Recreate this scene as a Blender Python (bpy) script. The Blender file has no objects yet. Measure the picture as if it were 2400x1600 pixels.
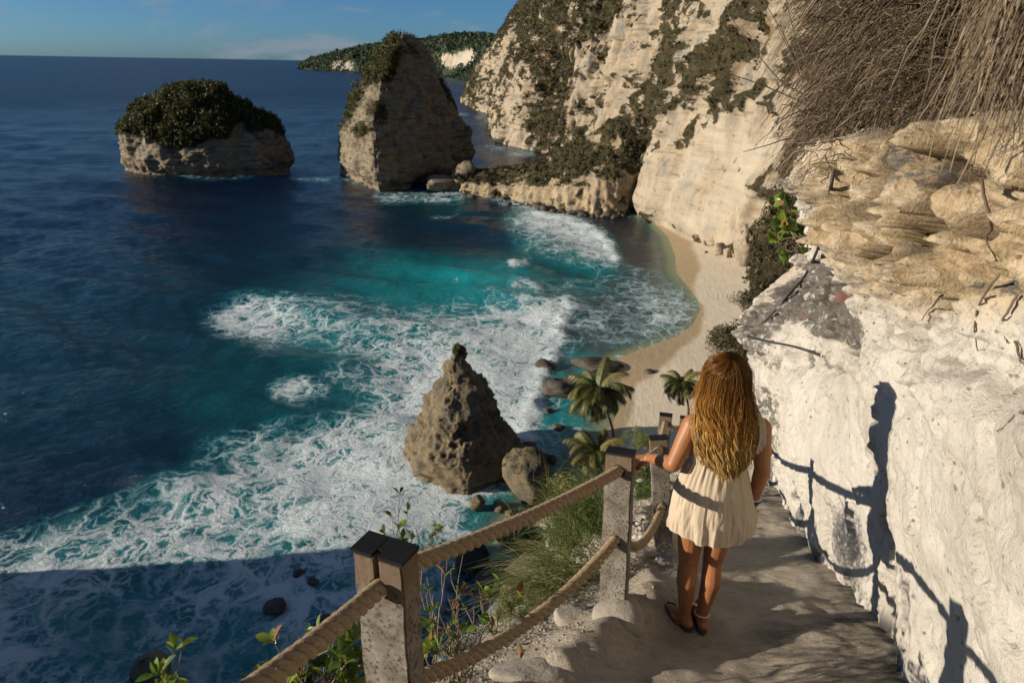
import bpy, bmesh, math, random
import numpy as np
from mathutils import Matrix, Vector

# ------------------------------------------------------------------ camera, sky, sun, exposure
SC = bpy.context.scene
COL = SC.collection
CAMZ = 46.0
F = 1600.0                                   # focal length in pixels of a 2400 wide frame (24 mm)
PITCH = math.radians(22.14)
ROLL = math.radians(0.98)
SUN_EL = math.radians(13.8)
SUN_TR = (0.987, 0.160)                      # horizontal direction the light travels

camd = bpy.data.cameras.new('camera')
cam = bpy.data.objects.new('camera', camd)
COL.objects.link(cam)
MW = Matrix.Translation((0, 0, CAMZ)) @ Matrix.Rotation(math.pi / 2 - PITCH, 4, 'X') @ Matrix.Rotation(ROLL, 4, 'Z')
cam.matrix_world = MW
camd.sensor_width = 36.0
camd.lens = 24.0
camd.clip_start = 0.05
camd.clip_end = 120000.0
camd.dof.use_dof = True
camd.dof.focus_distance = 3.4
camd.dof.aperture_fstop = 5.0
SC.camera = cam

W = bpy.data.worlds.new('World')
SC.world = W
W.use_nodes = True
wt = W.node_tree
wt.nodes.clear()
w_out = wt.nodes.new('ShaderNodeOutputWorld')
w_bg = wt.nodes.new('ShaderNodeBackground')
w_bg.inputs['Strength'].default_value = 0.10
w_sky = wt.nodes.new('ShaderNodeTexSky')
w_sky.sky_type = 'NISHITA'
w_sky.sun_disc = False
w_sky.sun_elevation = SUN_EL
w_sky.sun_rotation = math.atan2(-SUN_TR[0], -SUN_TR[1]) % (2 * math.pi)
w_sky.altitude = 40
w_sky.air_density = 0.6
w_sky.dust_density = 0.6
w_sky.ozone_density = 5.0
w_tint = wt.nodes.new('ShaderNodeMix'); w_tint.data_type = 'RGBA'; w_tint.blend_type = 'MULTIPLY'
w_tint.inputs[0].default_value = 1.0
w_tint.inputs[7].default_value = (0.52, 0.65, 0.65, 1)
wt.links.new(w_sky.outputs[0], w_tint.inputs[6])
# fair weather clouds: noise over the direction, flattened towards the horizon, the same all round
w_tc = wt.nodes.new('ShaderNodeTexCoord')
w_map = wt.nodes.new('ShaderNodeMapping'); w_map.inputs['Scale'].default_value = (6.5, 6.5, 20)
w_map.inputs['Location'].default_value = (0.35, 0.2, 0.9)
w_n = wt.nodes.new('ShaderNodeTexNoise'); w_n.inputs['Scale'].default_value = 1.0
w_n.inputs['Detail'].default_value = 9; w_n.inputs['Roughness'].default_value = 0.6
w_n.inputs['Distortion'].default_value = 0.5
w_r = wt.nodes.new('ShaderNodeMapRange'); w_r.interpolation_type = 'SMOOTHSTEP'
w_r.inputs['From Min'].default_value = 0.47; w_r.inputs['From Max'].default_value = 0.66
w_r.inputs['To Max'].default_value = 0.75
w_cl = wt.nodes.new('ShaderNodeMix'); w_cl.data_type = 'RGBA'
w_cl.inputs[7].default_value = (1.75, 2.1, 2.45, 1)
wt.links.new(w_tc.outputs['Generated'], w_map.inputs[0])
wt.links.new(w_map.outputs[0], w_n.inputs['Vector'])
wt.links.new(w_n.outputs[0], w_r.inputs[0])
wt.links.new(w_r.outputs[0], w_cl.inputs[0])
wt.links.new(w_tint.outputs[2], w_cl.inputs[6])
wt.links.new(w_cl.outputs[2], w_bg.inputs['Color'])
wt.links.new(w_bg.outputs[0], w_out.inputs[0])

sund = bpy.data.lights.new('sun', 'SUN')
sund.energy = 5.0
sund.angle = math.radians(0.5)
sund.color = (1.0, 0.87, 0.70)
sun = bpy.data.objects.new('sun', sund)
COL.objects.link(sun)
SUN_D = Vector((SUN_TR[0] * math.cos(SUN_EL), SUN_TR[1] * math.cos(SUN_EL), -math.sin(SUN_EL)))
sun.rotation_euler = SUN_D.to_track_quat('-Z', 'Y').to_euler()

SC.view_settings.view_transform = 'Standard'
SC.view_settings.look = 'None'
SC.view_settings.exposure = 0.5
SC.view_settings.gamma = 1.0
SC.view_settings.use_curve_mapping = False
SC.cycles.use_denoising = True
SC.cycles.max_bounces = 6
SC.cycles.transparent_max_bounces = 12

# ------------------------------------------------------------------ measuring helpers
R3 = np.array(MW.to_3x3())
CAMP = np.array([0, 0, CAMZ])

def ray(u, v):
    """world direction of a photograph position, unit depth along the view axis"""
    return R3 @ np.array([(u - 1200) / F, (800 - v) / F, -1.0])

def on_z(u, v, z=0.0):
    d = ray(u, v); t = (z - CAMZ) / d[2]
    return CAMP + d * t

def at_y(u, v, Y):
    d = ray(u, v)
    return CAMP + d * (Y / d[1])

def at_d(u, v, depth):
    return CAMP + ray(u, v) * depth

def to_px(P):
    Q = (P - CAMP) @ R3
    z = np.maximum(-Q[:, 2], 1e-3)
    return 1200 + F * Q[:, 0] / z, 800 - F * Q[:, 1] / z, -Q[:, 2]

# ------------------------------------------------------------------ noise
def _hash(ix, iy, iz, seed):
    h = (ix.astype(np.int64) * 374761393 + iy.astype(np.int64) * 668265263 + iz.astype(np.int64) * 2147483647 + seed * 974711) & 0xffffffff
    h = ((h ^ (h >> 13)) * 1274126177) & 0xffffffff
    h = ((h ^ (h >> 16)) * 2246822519) & 0xffffffff
    return ((h ^ (h >> 15)) & 0xffffff).astype(np.float64) / 0xffffff

def vnoise(P, seed=0):
    i = np.floor(P); f = P - i; i = i.astype(np.int64)
    u = f * f * f * (f * (f * 6 - 15) + 10)
    r = 0
    for dx in (0, 1):
        wx = u[:, 0] if dx else 1 - u[:, 0]
        for dy in (0, 1):
            wy = u[:, 1] if dy else 1 - u[:, 1]
            for dz in (0, 1):
                wz = u[:, 2] if dz else 1 - u[:, 2]
                r = r + wx * wy * wz * _hash(i[:, 0] + dx, i[:, 1] + dy, i[:, 2] + dz, seed)
    return r * 2 - 1

def fbm(P, octv=5, seed=0, gain=0.5, lac=2.03):
    a = 1.0; s = 0; t = 0; Q = np.array(P, dtype=float)
    for k in range(octv):
        s = s + a * vnoise(Q, seed + k * 17); t += a
        a *= gain; Q = Q * lac + 3.7
    return s / t

def ridged(P, octv=4, seed=0, gain=0.5, lac=2.1):
    a = 1.0; s = 0; t = 0; Q = np.array(P, dtype=float)
    for k in range(octv):
        s = s + a * (1 - np.abs(vnoise(Q, seed + k * 13)) * 2); t += a
        a *= gain; Q = Q * lac + 1.3
    return s / t

def cells(P, seed=0):
    """distance to nearest and second nearest random point of a unit lattice, and the id of the nearest"""
    i = np.floor(P).astype(np.int64)
    d1 = np.full(len(P), 9.0); d2 = np.full(len(P), 9.0); idv = np.zeros(len(P))
    for dx in (-1, 0, 1):
        for dy in (-1, 0, 1):
            for dz in (-1, 0, 1):
                a, b, c = i[:, 0] + dx, i[:, 1] + dy, i[:, 2] + dz
                q = np.stack([a + _hash(a, b, c, seed), b + _hash(a, b, c, seed + 5), c + _hash(a, b, c, seed + 9)], 1)
                d = np.sqrt(((P - q) ** 2).sum(1))
                nid = _hash(a, b, c, seed + 31)
                near = d < d1
                d2 = np.where(near, d1, np.minimum(d2, d))
                idv = np.where(near, nid, idv)
                d1 = np.where(near, d, d1)
    return d1, d2, idv

def sstep(a, b, x):
    t = np.clip((x - a) / (b - a), 0, 1)
    return t * t * (3 - 2 * t)

# ------------------------------------------------------------------ charts: soft polygons drawn on the photograph, read when a vertex of the world is placed
CELL = 8
CW, CH = 2400 // CELL + 60, 1600 // CELL + 20
class Chart:
    def __init__(s, base=0.0):
        s.a = np.full((CH, CW), base)
        yy, xx = np.mgrid[0:CH, 0:CW]
        s.x = (xx - 30 + 0.5) * CELL; s.y = (yy + 0.5) * CELL
    def inside(s, pts):
        r = np.zeros(s.x.shape, bool); n = len(pts)
        for k in range(n):
            x0, y0 = pts[k]; x1, y1 = pts[(k + 1) % n]
            if y0 == y1: continue
            c = (s.y < y0) != (s.y < y1)
            xi = x0 + (s.y - y0) * (x1 - x0) / (y1 - y0)
            r ^= c & (s.x < xi)
        return r.astype(float)
    @staticmethod
    def blur(m, r):
        k = max(1, int(r / CELL))
        for _ in range(2):
            for ax in (0, 1):
                p = np.pad(m, [(k, k) if q == ax else (0, 0) for q in (0, 1)], mode='edge')
                c = np.cumsum(p, axis=ax)
                c = np.concatenate([np.zeros_like(np.take(c, [0], ax)), c], ax)
                n = m.shape[ax]
                m = (np.take(c, range(2 * k + 1, 2 * k + 1 + n), ax) - np.take(c, range(0, n), ax)) / (2 * k + 1)
        return m
    def put(s, val, feather, pts):
        m = s.blur(s.inside(pts), feather)
        s.a = s.a * (1 - m) + val * m
        return s
    def line(s, val, rad, pts):
        d = np.full(s.x.shape, 1e9)
        for (x0, y0), (x1, y1) in zip(pts, pts[1:]):
            dx, dy = x1 - x0, y1 - y0
            t = np.clip(((s.x - x0) * dx + (s.y - y0) * dy) / (dx * dx + dy * dy + 1e-9), 0, 1)
            d = np.minimum(d, np.hypot(s.x - x0 - t * dx, s.y - y0 - t * dy))
        m = np.exp(-(d / rad) ** 2)
        s.a = s.a * (1 - m) + val * m
        return s
    def get(s, P):
        u, v, z = to_px(P)
        x = np.clip(u / CELL - 0.5 + 30, 0, CW - 1.01); y = np.clip(v / CELL - 0.5, 0, CH - 1.01)
        i = x.astype(int); j = y.astype(int); fx = x - i; fy = y - j
        a = s.a
        return (a[j, i] * (1 - fx) + a[j, i + 1] * fx) * (1 - fy) + (a[j + 1, i] * (1 - fx) + a[j + 1, i + 1] * fx) * fy

# ------------------------------------------------------------------ mesh and object helpers
def mesh(name, V, F_, mat=None, parent=None, smooth=True, attrs=None, loc=None):
    V = np.asarray(V, dtype=np.float32)
    me = bpy.data.meshes.new(name)
    groups = F_ if isinstance(F_, list) else [F_]
    groups = [np.asarray(g, dtype=np.int32) for g in groups if len(g)]
    me.vertices.add(len(V)); me.vertices.foreach_set('co', V.ravel())
    nl = sum(g.size for g in groups); npoly = sum(len(g) for g in groups)
    me.loops.add(nl); me.polygons.add(npoly)
    me.loops.foreach_set('vertex_index', np.concatenate([g.ravel() for g in groups]))
    st = []; o = 0
    for g in groups:
        st.append(np.arange(len(g)) * g.shape[1] + o); o += g.size
    me.polygons.foreach_set('loop_start', np.concatenate(st).astype(np.int32))
    me.polygons.foreach_set('use_smooth', np.full(npoly, smooth))
    if attrs:
        for k, a in attrs.items():
            at = me.attributes.new(k, 'FLOAT', 'POINT')
            at.data.foreach_set('value', np.asarray(a, dtype=np.float32))
    me.update(calc_edges=True)
    if mat: me.materials.append(mat)
    ob = bpy.data.objects.new(name, me)
    COL.objects.link(ob)
    if parent: ob.parent = parent
    if loc is not None: ob.location = loc
    return ob

def empty(name, loc=(0, 0, 0), rz=0.0):
    o = bpy.data.objects.new(name, None)
    o.empty_display_size = 0.2
    COL.objects.link(o); o.location = loc; o.rotation_euler = (0, 0, rz)
    return o

def tag(o, label=None, cat=None, group=None, kind=None):
    if label: o['label'] = label
    if cat: o['category'] = cat
    if group: o['group'] = group
    if kind: o['kind'] = kind
    return o

def grid_faces(nu, nv, wrap_u=False):
    i = np.arange(nu if wrap_u else nu - 1); j = np.arange(nv - 1)
    I, J = np.meshgrid(i, j, indexing='ij')
    I2 = (I + 1) % nu
    return np.stack([I * nv + J, I2 * nv + J, I2 * nv + J + 1, I * nv + J + 1], -1).reshape(-1, 4)

def frames(C):
    C = np.asarray(C, float)
    T = np.gradient(C, axis=0); T /= np.linalg.norm(T, axis=1)[:, None] + 1e-12
    up = np.array([0, 0, 1.0]) if abs(T[0, 2]) < 0.9 else np.array([1.0, 0, 0])
    N = np.zeros_like(C); B = np.zeros_like(C)
    n = up - T[0] * (up @ T[0])
    for k in range(len(C)):
        n = n - T[k] * (n @ T[k]); n /= np.linalg.norm(n) + 1e-12
        N[k] = n; B[k] = np.cross(T[k], n)
    return T, N, B

def tube(C, rad, ns=8, cap=True, base=0):
    C = np.asarray(C, float); n = len(C)
    rad = np.broadcast_to(rad, (n,))
    T, N, B = frames(C)
    a = np.arange(ns) * 2 * np.pi / ns
    V = C[:, None] + rad[:, None, None] * (np.cos(a)[None, :, None] * N[:, None] + np.sin(a)[None, :, None] * B[:, None])
    V = V.reshape(-1, 3)
    i, j = np.meshgrid(np.arange(n - 1), np.arange(ns), indexing='ij')
    j2 = (j + 1) % ns
    Fq = np.stack([i * ns + j, i * ns + j2, (i + 1) * ns + j2, (i + 1) * ns + j], -1).reshape(-1, 4)[:, ::-1]
    return V, Fq + base

def join(parts):
    V = []; Fs = {}; o = 0
    for v, f in parts:
        V.append(v)
        for g in (f if isinstance(f, list) else [f]):
            g = np.asarray(g)
            if len(g): Fs.setdefault(g.shape[1], []).append(g + o)
        o += len(v)
    return np.concatenate(V), [np.concatenate(g) for g in Fs.values()]

def catmull(P, n):
    P = np.asarray(P, float)
    Q = np.vstack([2 * P[0] - P[1], P, 2 * P[-1] - P[-2]])
    t = np.linspace(0, len(P) - 1 - 1e-9, n); i = t.astype(int); f = (t - i)[:, None]
    a, b, c, d = Q[i], Q[i + 1], Q[i + 2], Q[i + 3]
    return 0.5 * (2 * b + (c - a) * f + (2 * a - 5 * b + 4 * c - d) * f ** 2 + (3 * b - a - 3 * c + d) * f ** 3)

def strands(paths, rad, ns=3, tone=None):
    """many thin tubes at once: paths (k, m, 3), rad (k, m)"""
    k, m, _ = paths.shape
    T = np.gradient(paths, axis=1); T /= np.linalg.norm(T, axis=2)[..., None] + 1e-12
    ref = np.where(np.abs(T[..., 2:3]) < 0.8, np.array([0, 0, 1.0]), np.array([1.0, 0.2, 0]))
    N = np.cross(T, ref); N /= np.linalg.norm(N, axis=2)[..., None] + 1e-12
    B = np.cross(T, N)
    a = np.arange(ns) * 2 * np.pi / ns
    V = paths[:, :, None] + rad[:, :, None, None] * (np.cos(a)[None, None, :, None] * N[:, :, None] + np.sin(a)[None, None, :, None] * B[:, :, None])
    kk, i, j = np.meshgrid(np.arange(k), np.arange(m - 1), np.arange(ns), indexing='ij')
    j2 = (j + 1) % ns; b = kk * m * ns
    Fq = np.stack([b + i * ns + j, b + i * ns + j2, b + (i + 1) * ns + j2, b + (i + 1) * ns + j], -1).reshape(-1, 4)
    V = V.reshape(-1, 3)
    if tone is None: return V, Fq
    return V, Fq, np.repeat(tone, m * ns)

RNG = np.random.default_rng(7)

def leaf_cloud(C, Rr, n, size, rng, flat=0.75):
    """clumps of leaf sized quads: C (k,3) centres, Rr (k,) radii; returns verts, faces, tone per vertex"""
    k = len(C)
    d = rng.normal(size=(k, n, 3)); d /= np.linalg.norm(d, axis=2)[..., None]
    r = rng.random((k, n, 1)) ** 0.45
    P = C[:, None] + d * r * Rr[:, None, None] * np.array([1, 1, flat])
    nrm = d * 0.7 + rng.normal(size=(k, n, 3)) * 0.6; nrm /= np.linalg.norm(nrm, axis=2)[..., None]
    t = np.cross(nrm, rng.normal(size=(k, n, 3))); t /= np.linalg.norm(t, axis=2)[..., None] + 1e-9
    b = np.cross(nrm, t)
    s = (size * (0.6 + 0.8 * rng.random((k, n, 1)))) * Rr[:, None, None]
    t = t * s; b = b * s * 0.6
    V = np.stack([P - t, P + b * 0.9, P + t, P - b * 0.9], 2).reshape(-1, 3)
    Fq = np.arange(len(V)).reshape(-1, 4)
    ct = rng.random(k)
    tone = np.repeat((ct[:, None] * 0.65 + rng.random((k, n)) * 0.35).ravel(), 4)
    return V, Fq, tone

# ------------------------------------------------------------------ material helpers
class M:
    def __init__(s, name, rough=0.8, spec=0.3):
        s.m = bpy.data.materials.new(name); s.m.use_nodes = True
        s.t = s.m.node_tree; s.t.nodes.clear()
        s.out = s.t.nodes.new('ShaderNodeOutputMaterial')
        s.p = s.n('BsdfPrincipled', {'Roughness': rough, 'Specular IOR Level': spec})
        s.t.links.new(s.p.outputs[0], s.out.inputs[0])
        s._pos = None
    def n(s, typ, ins=None, **props):
        nd = s.t.nodes.new('ShaderNode' + typ)
        for k, v in props.items(): setattr(nd, k, v)
        for k, v in (ins or {}).items():
            sk = nd.inputs[k]
            if isinstance(v, bpy.types.NodeSocket): s.t.links.new(v, sk)
            else: sk.default_value = v
        return nd
    def set(s, **kw):
        for k, v in kw.items():
            sk = s.p.inputs[k.replace('_', ' ')]
            if isinstance(v, bpy.types.NodeSocket): s.t.links.new(v, sk)
            else: sk.default_value = v
        return s
    @property
    def pos(s):
        if s._pos is None: s._pos = s.n('NewGeometry').outputs['Position']
        return s._pos
    def obj(s): return s.n('TexCoord').outputs['Object']
    def scaled(s, vec, sc, loc=(0, 0, 0)):
        return s.n('Mapping', {'Vector': vec, 'Scale': sc, 'Location': loc}).outputs[0]
    def noise(s, vec, scale, detail=5, rough=0.6, dist=0.0):
        return s.n('TexNoise', {'Vector': vec, 'Scale': scale, 'Detail': detail, 'Roughness': rough, 'Distortion': dist}).outputs[0]
    def noisec(s, vec, scale, detail=3):
        return s.n('TexNoise', {'Vector': vec, 'Scale': scale, 'Detail': detail}).outputs[1]
    def vor(s, vec, scale, feature='F1', out=0):
        return s.n('TexVoronoi', {'Vector': vec, 'Scale': scale}, feature=feature).outputs[out]
    def ramp(s, fac, stops, interp='LINEAR'):
        r = s.n('ValToRGB', {'Fac': fac}); e = r.color_ramp.elements; r.color_ramp.interpolation = interp
        while len(e) < len(stops): e.new(0.5)
        for k, (p, c) in enumerate(stops):
            e[k].position = p; e[k].color = (*c, 1) if len(c) == 3 else c
        return r.outputs[0]
    def mix(s, f, a, b, blend='MIX'):
        nd = s.n('Mix', data_type='RGBA', blend_type=blend)
        for idx, v in ((0, f), (6, a), (7, b)):
            if isinstance(v, bpy.types.NodeSocket): s.t.links.new(v, nd.inputs[idx])
            else: nd.inputs[idx].default_value = v if idx == 0 else ((*v, 1) if len(v) == 3 else v)
        return nd.outputs[2]
    def math(s, op, a, b=0.0, c=0.0, clamp=False):
        nd = s.n('Math', operation=op, use_clamp=clamp)
        for k, v in enumerate((a, b, c)):
            if isinstance(v, bpy.types.NodeSocket): s.t.links.new(v, nd.inputs[k])
            else: nd.inputs[k].default_value = v
        return nd.outputs[0]
    def vmath(s, op, a, b):
        nd = s.n('VectorMath', operation=op)
        for k, v in enumerate((a, b)):
            if isinstance(v, bpy.types.NodeSocket): s.t.links.new(v, nd.inputs[k])
            else: nd.inputs[k].default_value = v
        return nd.outputs[0]
    def step(s, x, a, b, lo=0.0, hi=1.0):
        return s.n('MapRange', {'Value': x, 'From Min': a, 'From Max': b, 'To Min': lo, 'To Max': hi}, interpolation_type='SMOOTHSTEP').outputs[0]
    def attr(s, name): return s.n('Attribute', attribute_name=name).outputs['Fac']
    def sep(s, vec): return s.n('SeparateXYZ', {'Vector': vec}).outputs
    def bump(s, h, strength=0.5, dist=0.02, normal=None):
        d = {'Height': h, 'Strength': strength, 'Distance': dist}
        if normal is not None: d['Normal'] = normal
        return s.n('Bump', d).outputs[0]
# ================================================================== THE SETTING
# ------------------------------------------------------------------ shoreline and beach
SHORE_PX = [(1478, 494), (1500, 503), (1535, 523), (1566, 556), (1582, 600), (1585, 640), (1612, 672), (1634, 702), (1641, 726), (1624, 760),
            (1590, 786), (1540, 804), (1490, 822), (1446, 840), (1444, 872), (1462, 915), (1452, 958), (1428, 1000), (1392, 1060),
            (1350, 1115), (1300, 1165), (1250, 1196), (1215, 1216), (1200, 1250), (1215, 1290)]
SHORE = np.array([on_z(u, v)[:2] for u, v in SHORE_PX])
LANDPOLY = np.vstack([SHORE, [[10, 30], [90, 30], [90, 245], [44, 245]]])

def shore_dist(x, y):
    """signed distance to the waterline, positive on land"""
    d = np.full(x.shape, 1e9)
    for (x0, y0), (x1, y1) in zip(SHORE, SHORE[1:]):
        dx, dy = x1 - x0, y1 - y0
        t = np.clip(((x - x0) * dx + (y - y0) * dy) / (dx * dx + dy * dy), 0, 1)
        d = np.minimum(d, np.hypot(x - x0 - t * dx, y - y0 - t * dy))
    ins = np.zeros(x.shape, bool); n = len(LANDPOLY)
    for k in range(n):
        x0, y0 = LANDPOLY[k]; x1, y1 = LANDPOLY[(k + 1) % n]
        if y0 == y1: continue
        c = (y < y0) != (y < y1)
        ins ^= c & (x < x0 + (y - y0) * (x1 - x0) / (y1 - y0))
    return np.where(ins, d, -d)

gx = np.arange(-14, 82, 0.8); gy = np.arange(36, 242, 0.8)
BX, BY = np.meshgrid(gx, gy, indexing='ij')
bsd = shore_dist(BX.ravel(), BY.ravel())
wob = fbm(np.stack([BX.ravel() / 9, BY.ravel() / 9, np.zeros(BX.size)], 1), 3, 5)
bz = np.where(bsd > 0, 0.062 * bsd, 0.085 * bsd)
bz = np.clip(bz, -1.6, 1.5) + np.clip(bsd - 24, 0, 9) * 0.02 + wob * 0.07 * sstep(1, 8, bsd)
wet_c = Chart().put(1, 18, [(1470, 490), (1545, 512), (1612, 552), (1650, 600), (1648, 640), (1630, 690), (1665, 730), (1640, 790), (1600, 815), (1570, 850), (1540, 890), (1490, 905), (1500, 960), (1480, 1010), (1440, 1090), (1360, 1180), (1150, 1300), (1100, 1200), (1400, 800)])
BP = np.stack([BX.ravel(), BY.ravel(), bz], 1)
bwet = np.clip(wet_c.get(BP) + wob * 0.25, 0, 1)

m = M('sand', 0.9, 0.25)
wet = m.attr('wet')
n1 = m.noise(m.pos, 0.35, 6, 0.65); n2 = m.noise(m.pos, 4.0, 4, 0.7)
dry = m.ramp(n1, [(0.3, (0.66, 0.565, 0.425)), (0.7, (0.73, 0.64, 0.49))])
wetc = m.ramp(n1, [(0.3, (0.42, 0.315, 0.185)), (0.7, (0.47, 0.36, 0.22))])
base = m.mix(m.step(wet, 0.48, 0.80), dry, wetc)
tr = m.noise(m.scaled(m.pos, (1.2, 0.5, 1)), 0.8, 7, 0.75)          # trodden marks
base = m.mix(m.step(tr, 0.62, 0.74, 0, 0.28), base, (0.30, 0.24, 0.16))
m.set(Base_Color=base, Roughness=m.step(wet, 0.4, 0.9, 0.92, 0.5), Normal=m.bump(m.math('ADD', tr, m.math('MULTIPLY', n2, 0.4)), 0.6, 0.25))
beach = mesh('beach', BP, grid_faces(len(gx), len(gy)), m.m, attrs={'wet': bwet})
tag(beach, 'pale sandy beach curving along the foot of the cliff', kind='structure')

# ------------------------------------------------------------------ sea
def axis(lo, hi, st, far_lo, far_hi, g=1.055):
    mid = np.arange(lo, hi + st, st)
    a = []; d = st; x = mid[-1]
    while x < far_hi: d *= g; x += d; a.append(x)
    b = []; d = st; x = lo
    while x > far_lo: d *= g; x -= d; b.append(x)
    return np.concatenate([b[::-1], mid, a])
sx = axis(-125, 62, 1.0, -60000, 60000); sy = axis(34, 250, 0.9, -3000, 60000)
SX, SY = np.meshgrid(sx, sy, indexing='ij')
SP = np.stack([SX.ravel(), SY.ravel(), np.zeros(SX.size)], 1)
vis = to_px(SP)
ok = (vis[2] > 5) & (vis[0] > -250) & (vis[0] < 1760) & (vis[1] < 1720)
ssd = np.full(SX.size, -99.0)
nearm = (np.abs(SP[:, 0]) < 130) & (SP[:, 1] < 260) & (SP[:, 1] > 20)
ssd[nearm] = shore_dist(SP[nearm, 0], SP[nearm, 1])

foam_c = Chart()
fp = foam_c.put
# open lace and the broad white sheet between the wave and the near rock
fp(0.30, 26, [(-200, 1250), (0, 1262), (110, 1215), (250, 1165), (330, 1135), (480, 1095), (440, 1060), (480, 1022), (650, 990), (800, 975), (860, 960), (790, 905), (730, 890), (770, 850), (850, 820), (730, 790), (700, 700), (900, 715), (1150, 712), (1345, 712), (1330, 760), (1290, 870), (1260, 980), (1230, 1060), (1240, 1240), (1300, 1400), (1000, 1700), (-200, 1700)])
fp(0.58, 34, [(-200, 1330), (0, 1290), (200, 1225), (420, 1150), (560, 1090), (600, 1040), (760, 1000), (900, 960), (860, 890), (830, 800), (960, 745), (1200, 725), (1335, 725), (1300, 850), (1250, 1000), (1180, 1100), (1060, 1250), (900, 1400), (700, 1290), (420, 1330), (200, 1400), (-200, 1480)])
fp(0.86, 34, [(640, 1130), (760, 1060), (900, 1010), (960, 880), (1100, 780), (1330, 725), (1290, 860), (1240, 1000), (1170, 1120), (1060, 1220), (880, 1280), (720, 1270)])
fp(0.56, 40, [(-200, 1420), (200, 1390), (520, 1320), (820, 1290), (1040, 1290), (1040, 1400), (800, 1480), (560, 1420), (330, 1560), (-200, 1640)])
fp(0.62, 26, [(560, 1330), (900, 1290), (1000, 1260), (940, 1400), (760, 1480), (600, 1440)])
fp(0.30, 26, [(60, 1420), (330, 1370), (420, 1420), (250, 1500), (60, 1520)])
fp(0.26, 22, [(150, 1500), (330, 1470), (420, 1560), (200, 1590)])
fp(0.12, 20, [(1240, 860), (1310, 820), (1430, 850), (1440, 970), (1380, 1080), (1260, 1220), (1140, 1290), (1110, 1240), (1240, 1060), (1270, 960)])
fp(0.40, 12, [(1260, 925), (1330, 925), (1340, 960), (1280, 975)])
fp(0.34, 14, [(1230, 1010), (1370, 990), (1380, 1040), (1260, 1080)])
# the patch of white water on the left
fp(0.38, 16, [(455, 735), (560, 700), (720, 690), (900, 705), (930, 790), (840, 830), (720, 800), (600, 810), (500, 780)])
fp(0.70, 18, [(500, 735), (560, 712), (660, 712), (720, 745), (640, 780), (540, 775)])
fp(0.52, 12, [(625, 895), (690, 878), (760, 892), (770, 925), (700, 945), (640, 935)])
# the far wash by the spur
fp(0.48, 16, [(1185, 500), (1260, 492), (1350, 520), (1430, 565), (1448, 605), (1420, 625), (1340, 605), (1240, 585), (1195, 545)])
fp(0.78, 10, [(1220, 500), (1290, 500), (1370, 530), (1432, 575), (1440, 605), (1400, 612), (1330, 565), (1250, 540)])
fp(0.30, 20, [(1440, 620), (1560, 640), (1600, 690), (1620, 740), (1560, 790), (1450, 815), (1340, 800), (1340, 720), (1430, 690)])
fp(0.52, 12, [(1500, 700), (1600, 670), (1640, 715), (1620, 765), (1560, 795), (1480, 818), (1520, 770)])
fp(0.24, 18, [(1110, 660), (1300, 655), (1440, 640), (1480, 690), (1300, 700), (1130, 690)])
foam_c.line(0.95, 17, [(1334, 718), (1312, 768), (1300, 820), (1272, 872), (1258, 932), (1234, 985), (1230, 1035)])
foam_c.put(0.80, 12, [(1230, 725), (1336, 714), (1310, 790), (1270, 880), (1236, 1000), (1215, 1060), (1150, 1020), (1200, 900), (1240, 800)])
foam_c.line(0.85, 9, [(1245, 500), (1330, 515), (1395, 545), (1432, 580), (1442, 608)])
foam_c.line(0.9, 9, [(1200, 618), (1232, 612)]).line(0.8, 7, [(1205, 672), (1235, 664), (1265, 682)])
foam_c.line(0.55, 7, [(880, 462), (960, 452), (1040, 456), (1120, 450), (1170, 468), (1250, 485)])
foam_c.line(0.5, 7, [(905, 470), (1000, 468), (1080, 470)])
foam_c.line(0.85, 6, [(1118, 448), (1128, 452)])
foam_c.line(0.42, 4, [(290, 392), (340, 402), (440, 410), (520, 412), (680, 405)]).line(0.36, 5, [(455, 416), (560, 412), (590, 410)])
foam_c.line(0.36, 5, [(700, 417), (770, 419)]).line(0.4, 3, [(785, 412), (860, 436), (930, 452)])
foam_c.line(0.45, 3, [(1075, 268), (1110, 272), (1140, 282)]).line(0.5, 4, [(1140, 342), (1190, 352), (1255, 360)]).line(0.4, 4, [(1190, 362), (1250, 366)])
foam_c.line(0.30, 5, [(1010, 512), (1060, 505), (1075, 490)]).line(0.4, 5, [(1060, 658), (1072, 656)]).line(0.34, 5, [(980, 662), (1010, 660)])
foam_c.line(0.8, 12, [(945, 1085), (985, 1130), (1040, 1155), (1075, 1180)]).line(0.6, 14, [(1050, 1190), (990, 1240), (960, 1290)])
foam_c.line(0.5, 8, [(1445, 838), (1500, 822), (1560, 800), (1610, 770)]).line(0.45, 6, [(1585, 645), (1620, 680), (1638, 715)])
foam_c.line(0.0, 10, [(1100, 1200), (1180, 1190), (1240, 1165)])
foam = foam_c.get(SP) * ok

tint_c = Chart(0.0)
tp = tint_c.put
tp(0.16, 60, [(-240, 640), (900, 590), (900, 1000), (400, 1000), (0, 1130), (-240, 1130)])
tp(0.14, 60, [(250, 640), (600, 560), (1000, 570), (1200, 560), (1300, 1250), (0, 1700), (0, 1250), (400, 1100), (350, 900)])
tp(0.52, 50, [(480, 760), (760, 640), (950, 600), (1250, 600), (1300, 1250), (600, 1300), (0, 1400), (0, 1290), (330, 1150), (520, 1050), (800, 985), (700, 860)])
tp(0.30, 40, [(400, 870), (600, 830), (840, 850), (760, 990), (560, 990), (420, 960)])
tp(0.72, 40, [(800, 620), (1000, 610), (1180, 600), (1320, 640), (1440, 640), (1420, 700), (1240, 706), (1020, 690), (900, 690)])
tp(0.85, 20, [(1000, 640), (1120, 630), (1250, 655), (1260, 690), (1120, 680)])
tp(0.70, 30, [(1300, 800), (1440, 830), (1440, 980), (1380, 1080), (1260, 1200), (1230, 1080), (1250, 960)])
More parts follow.
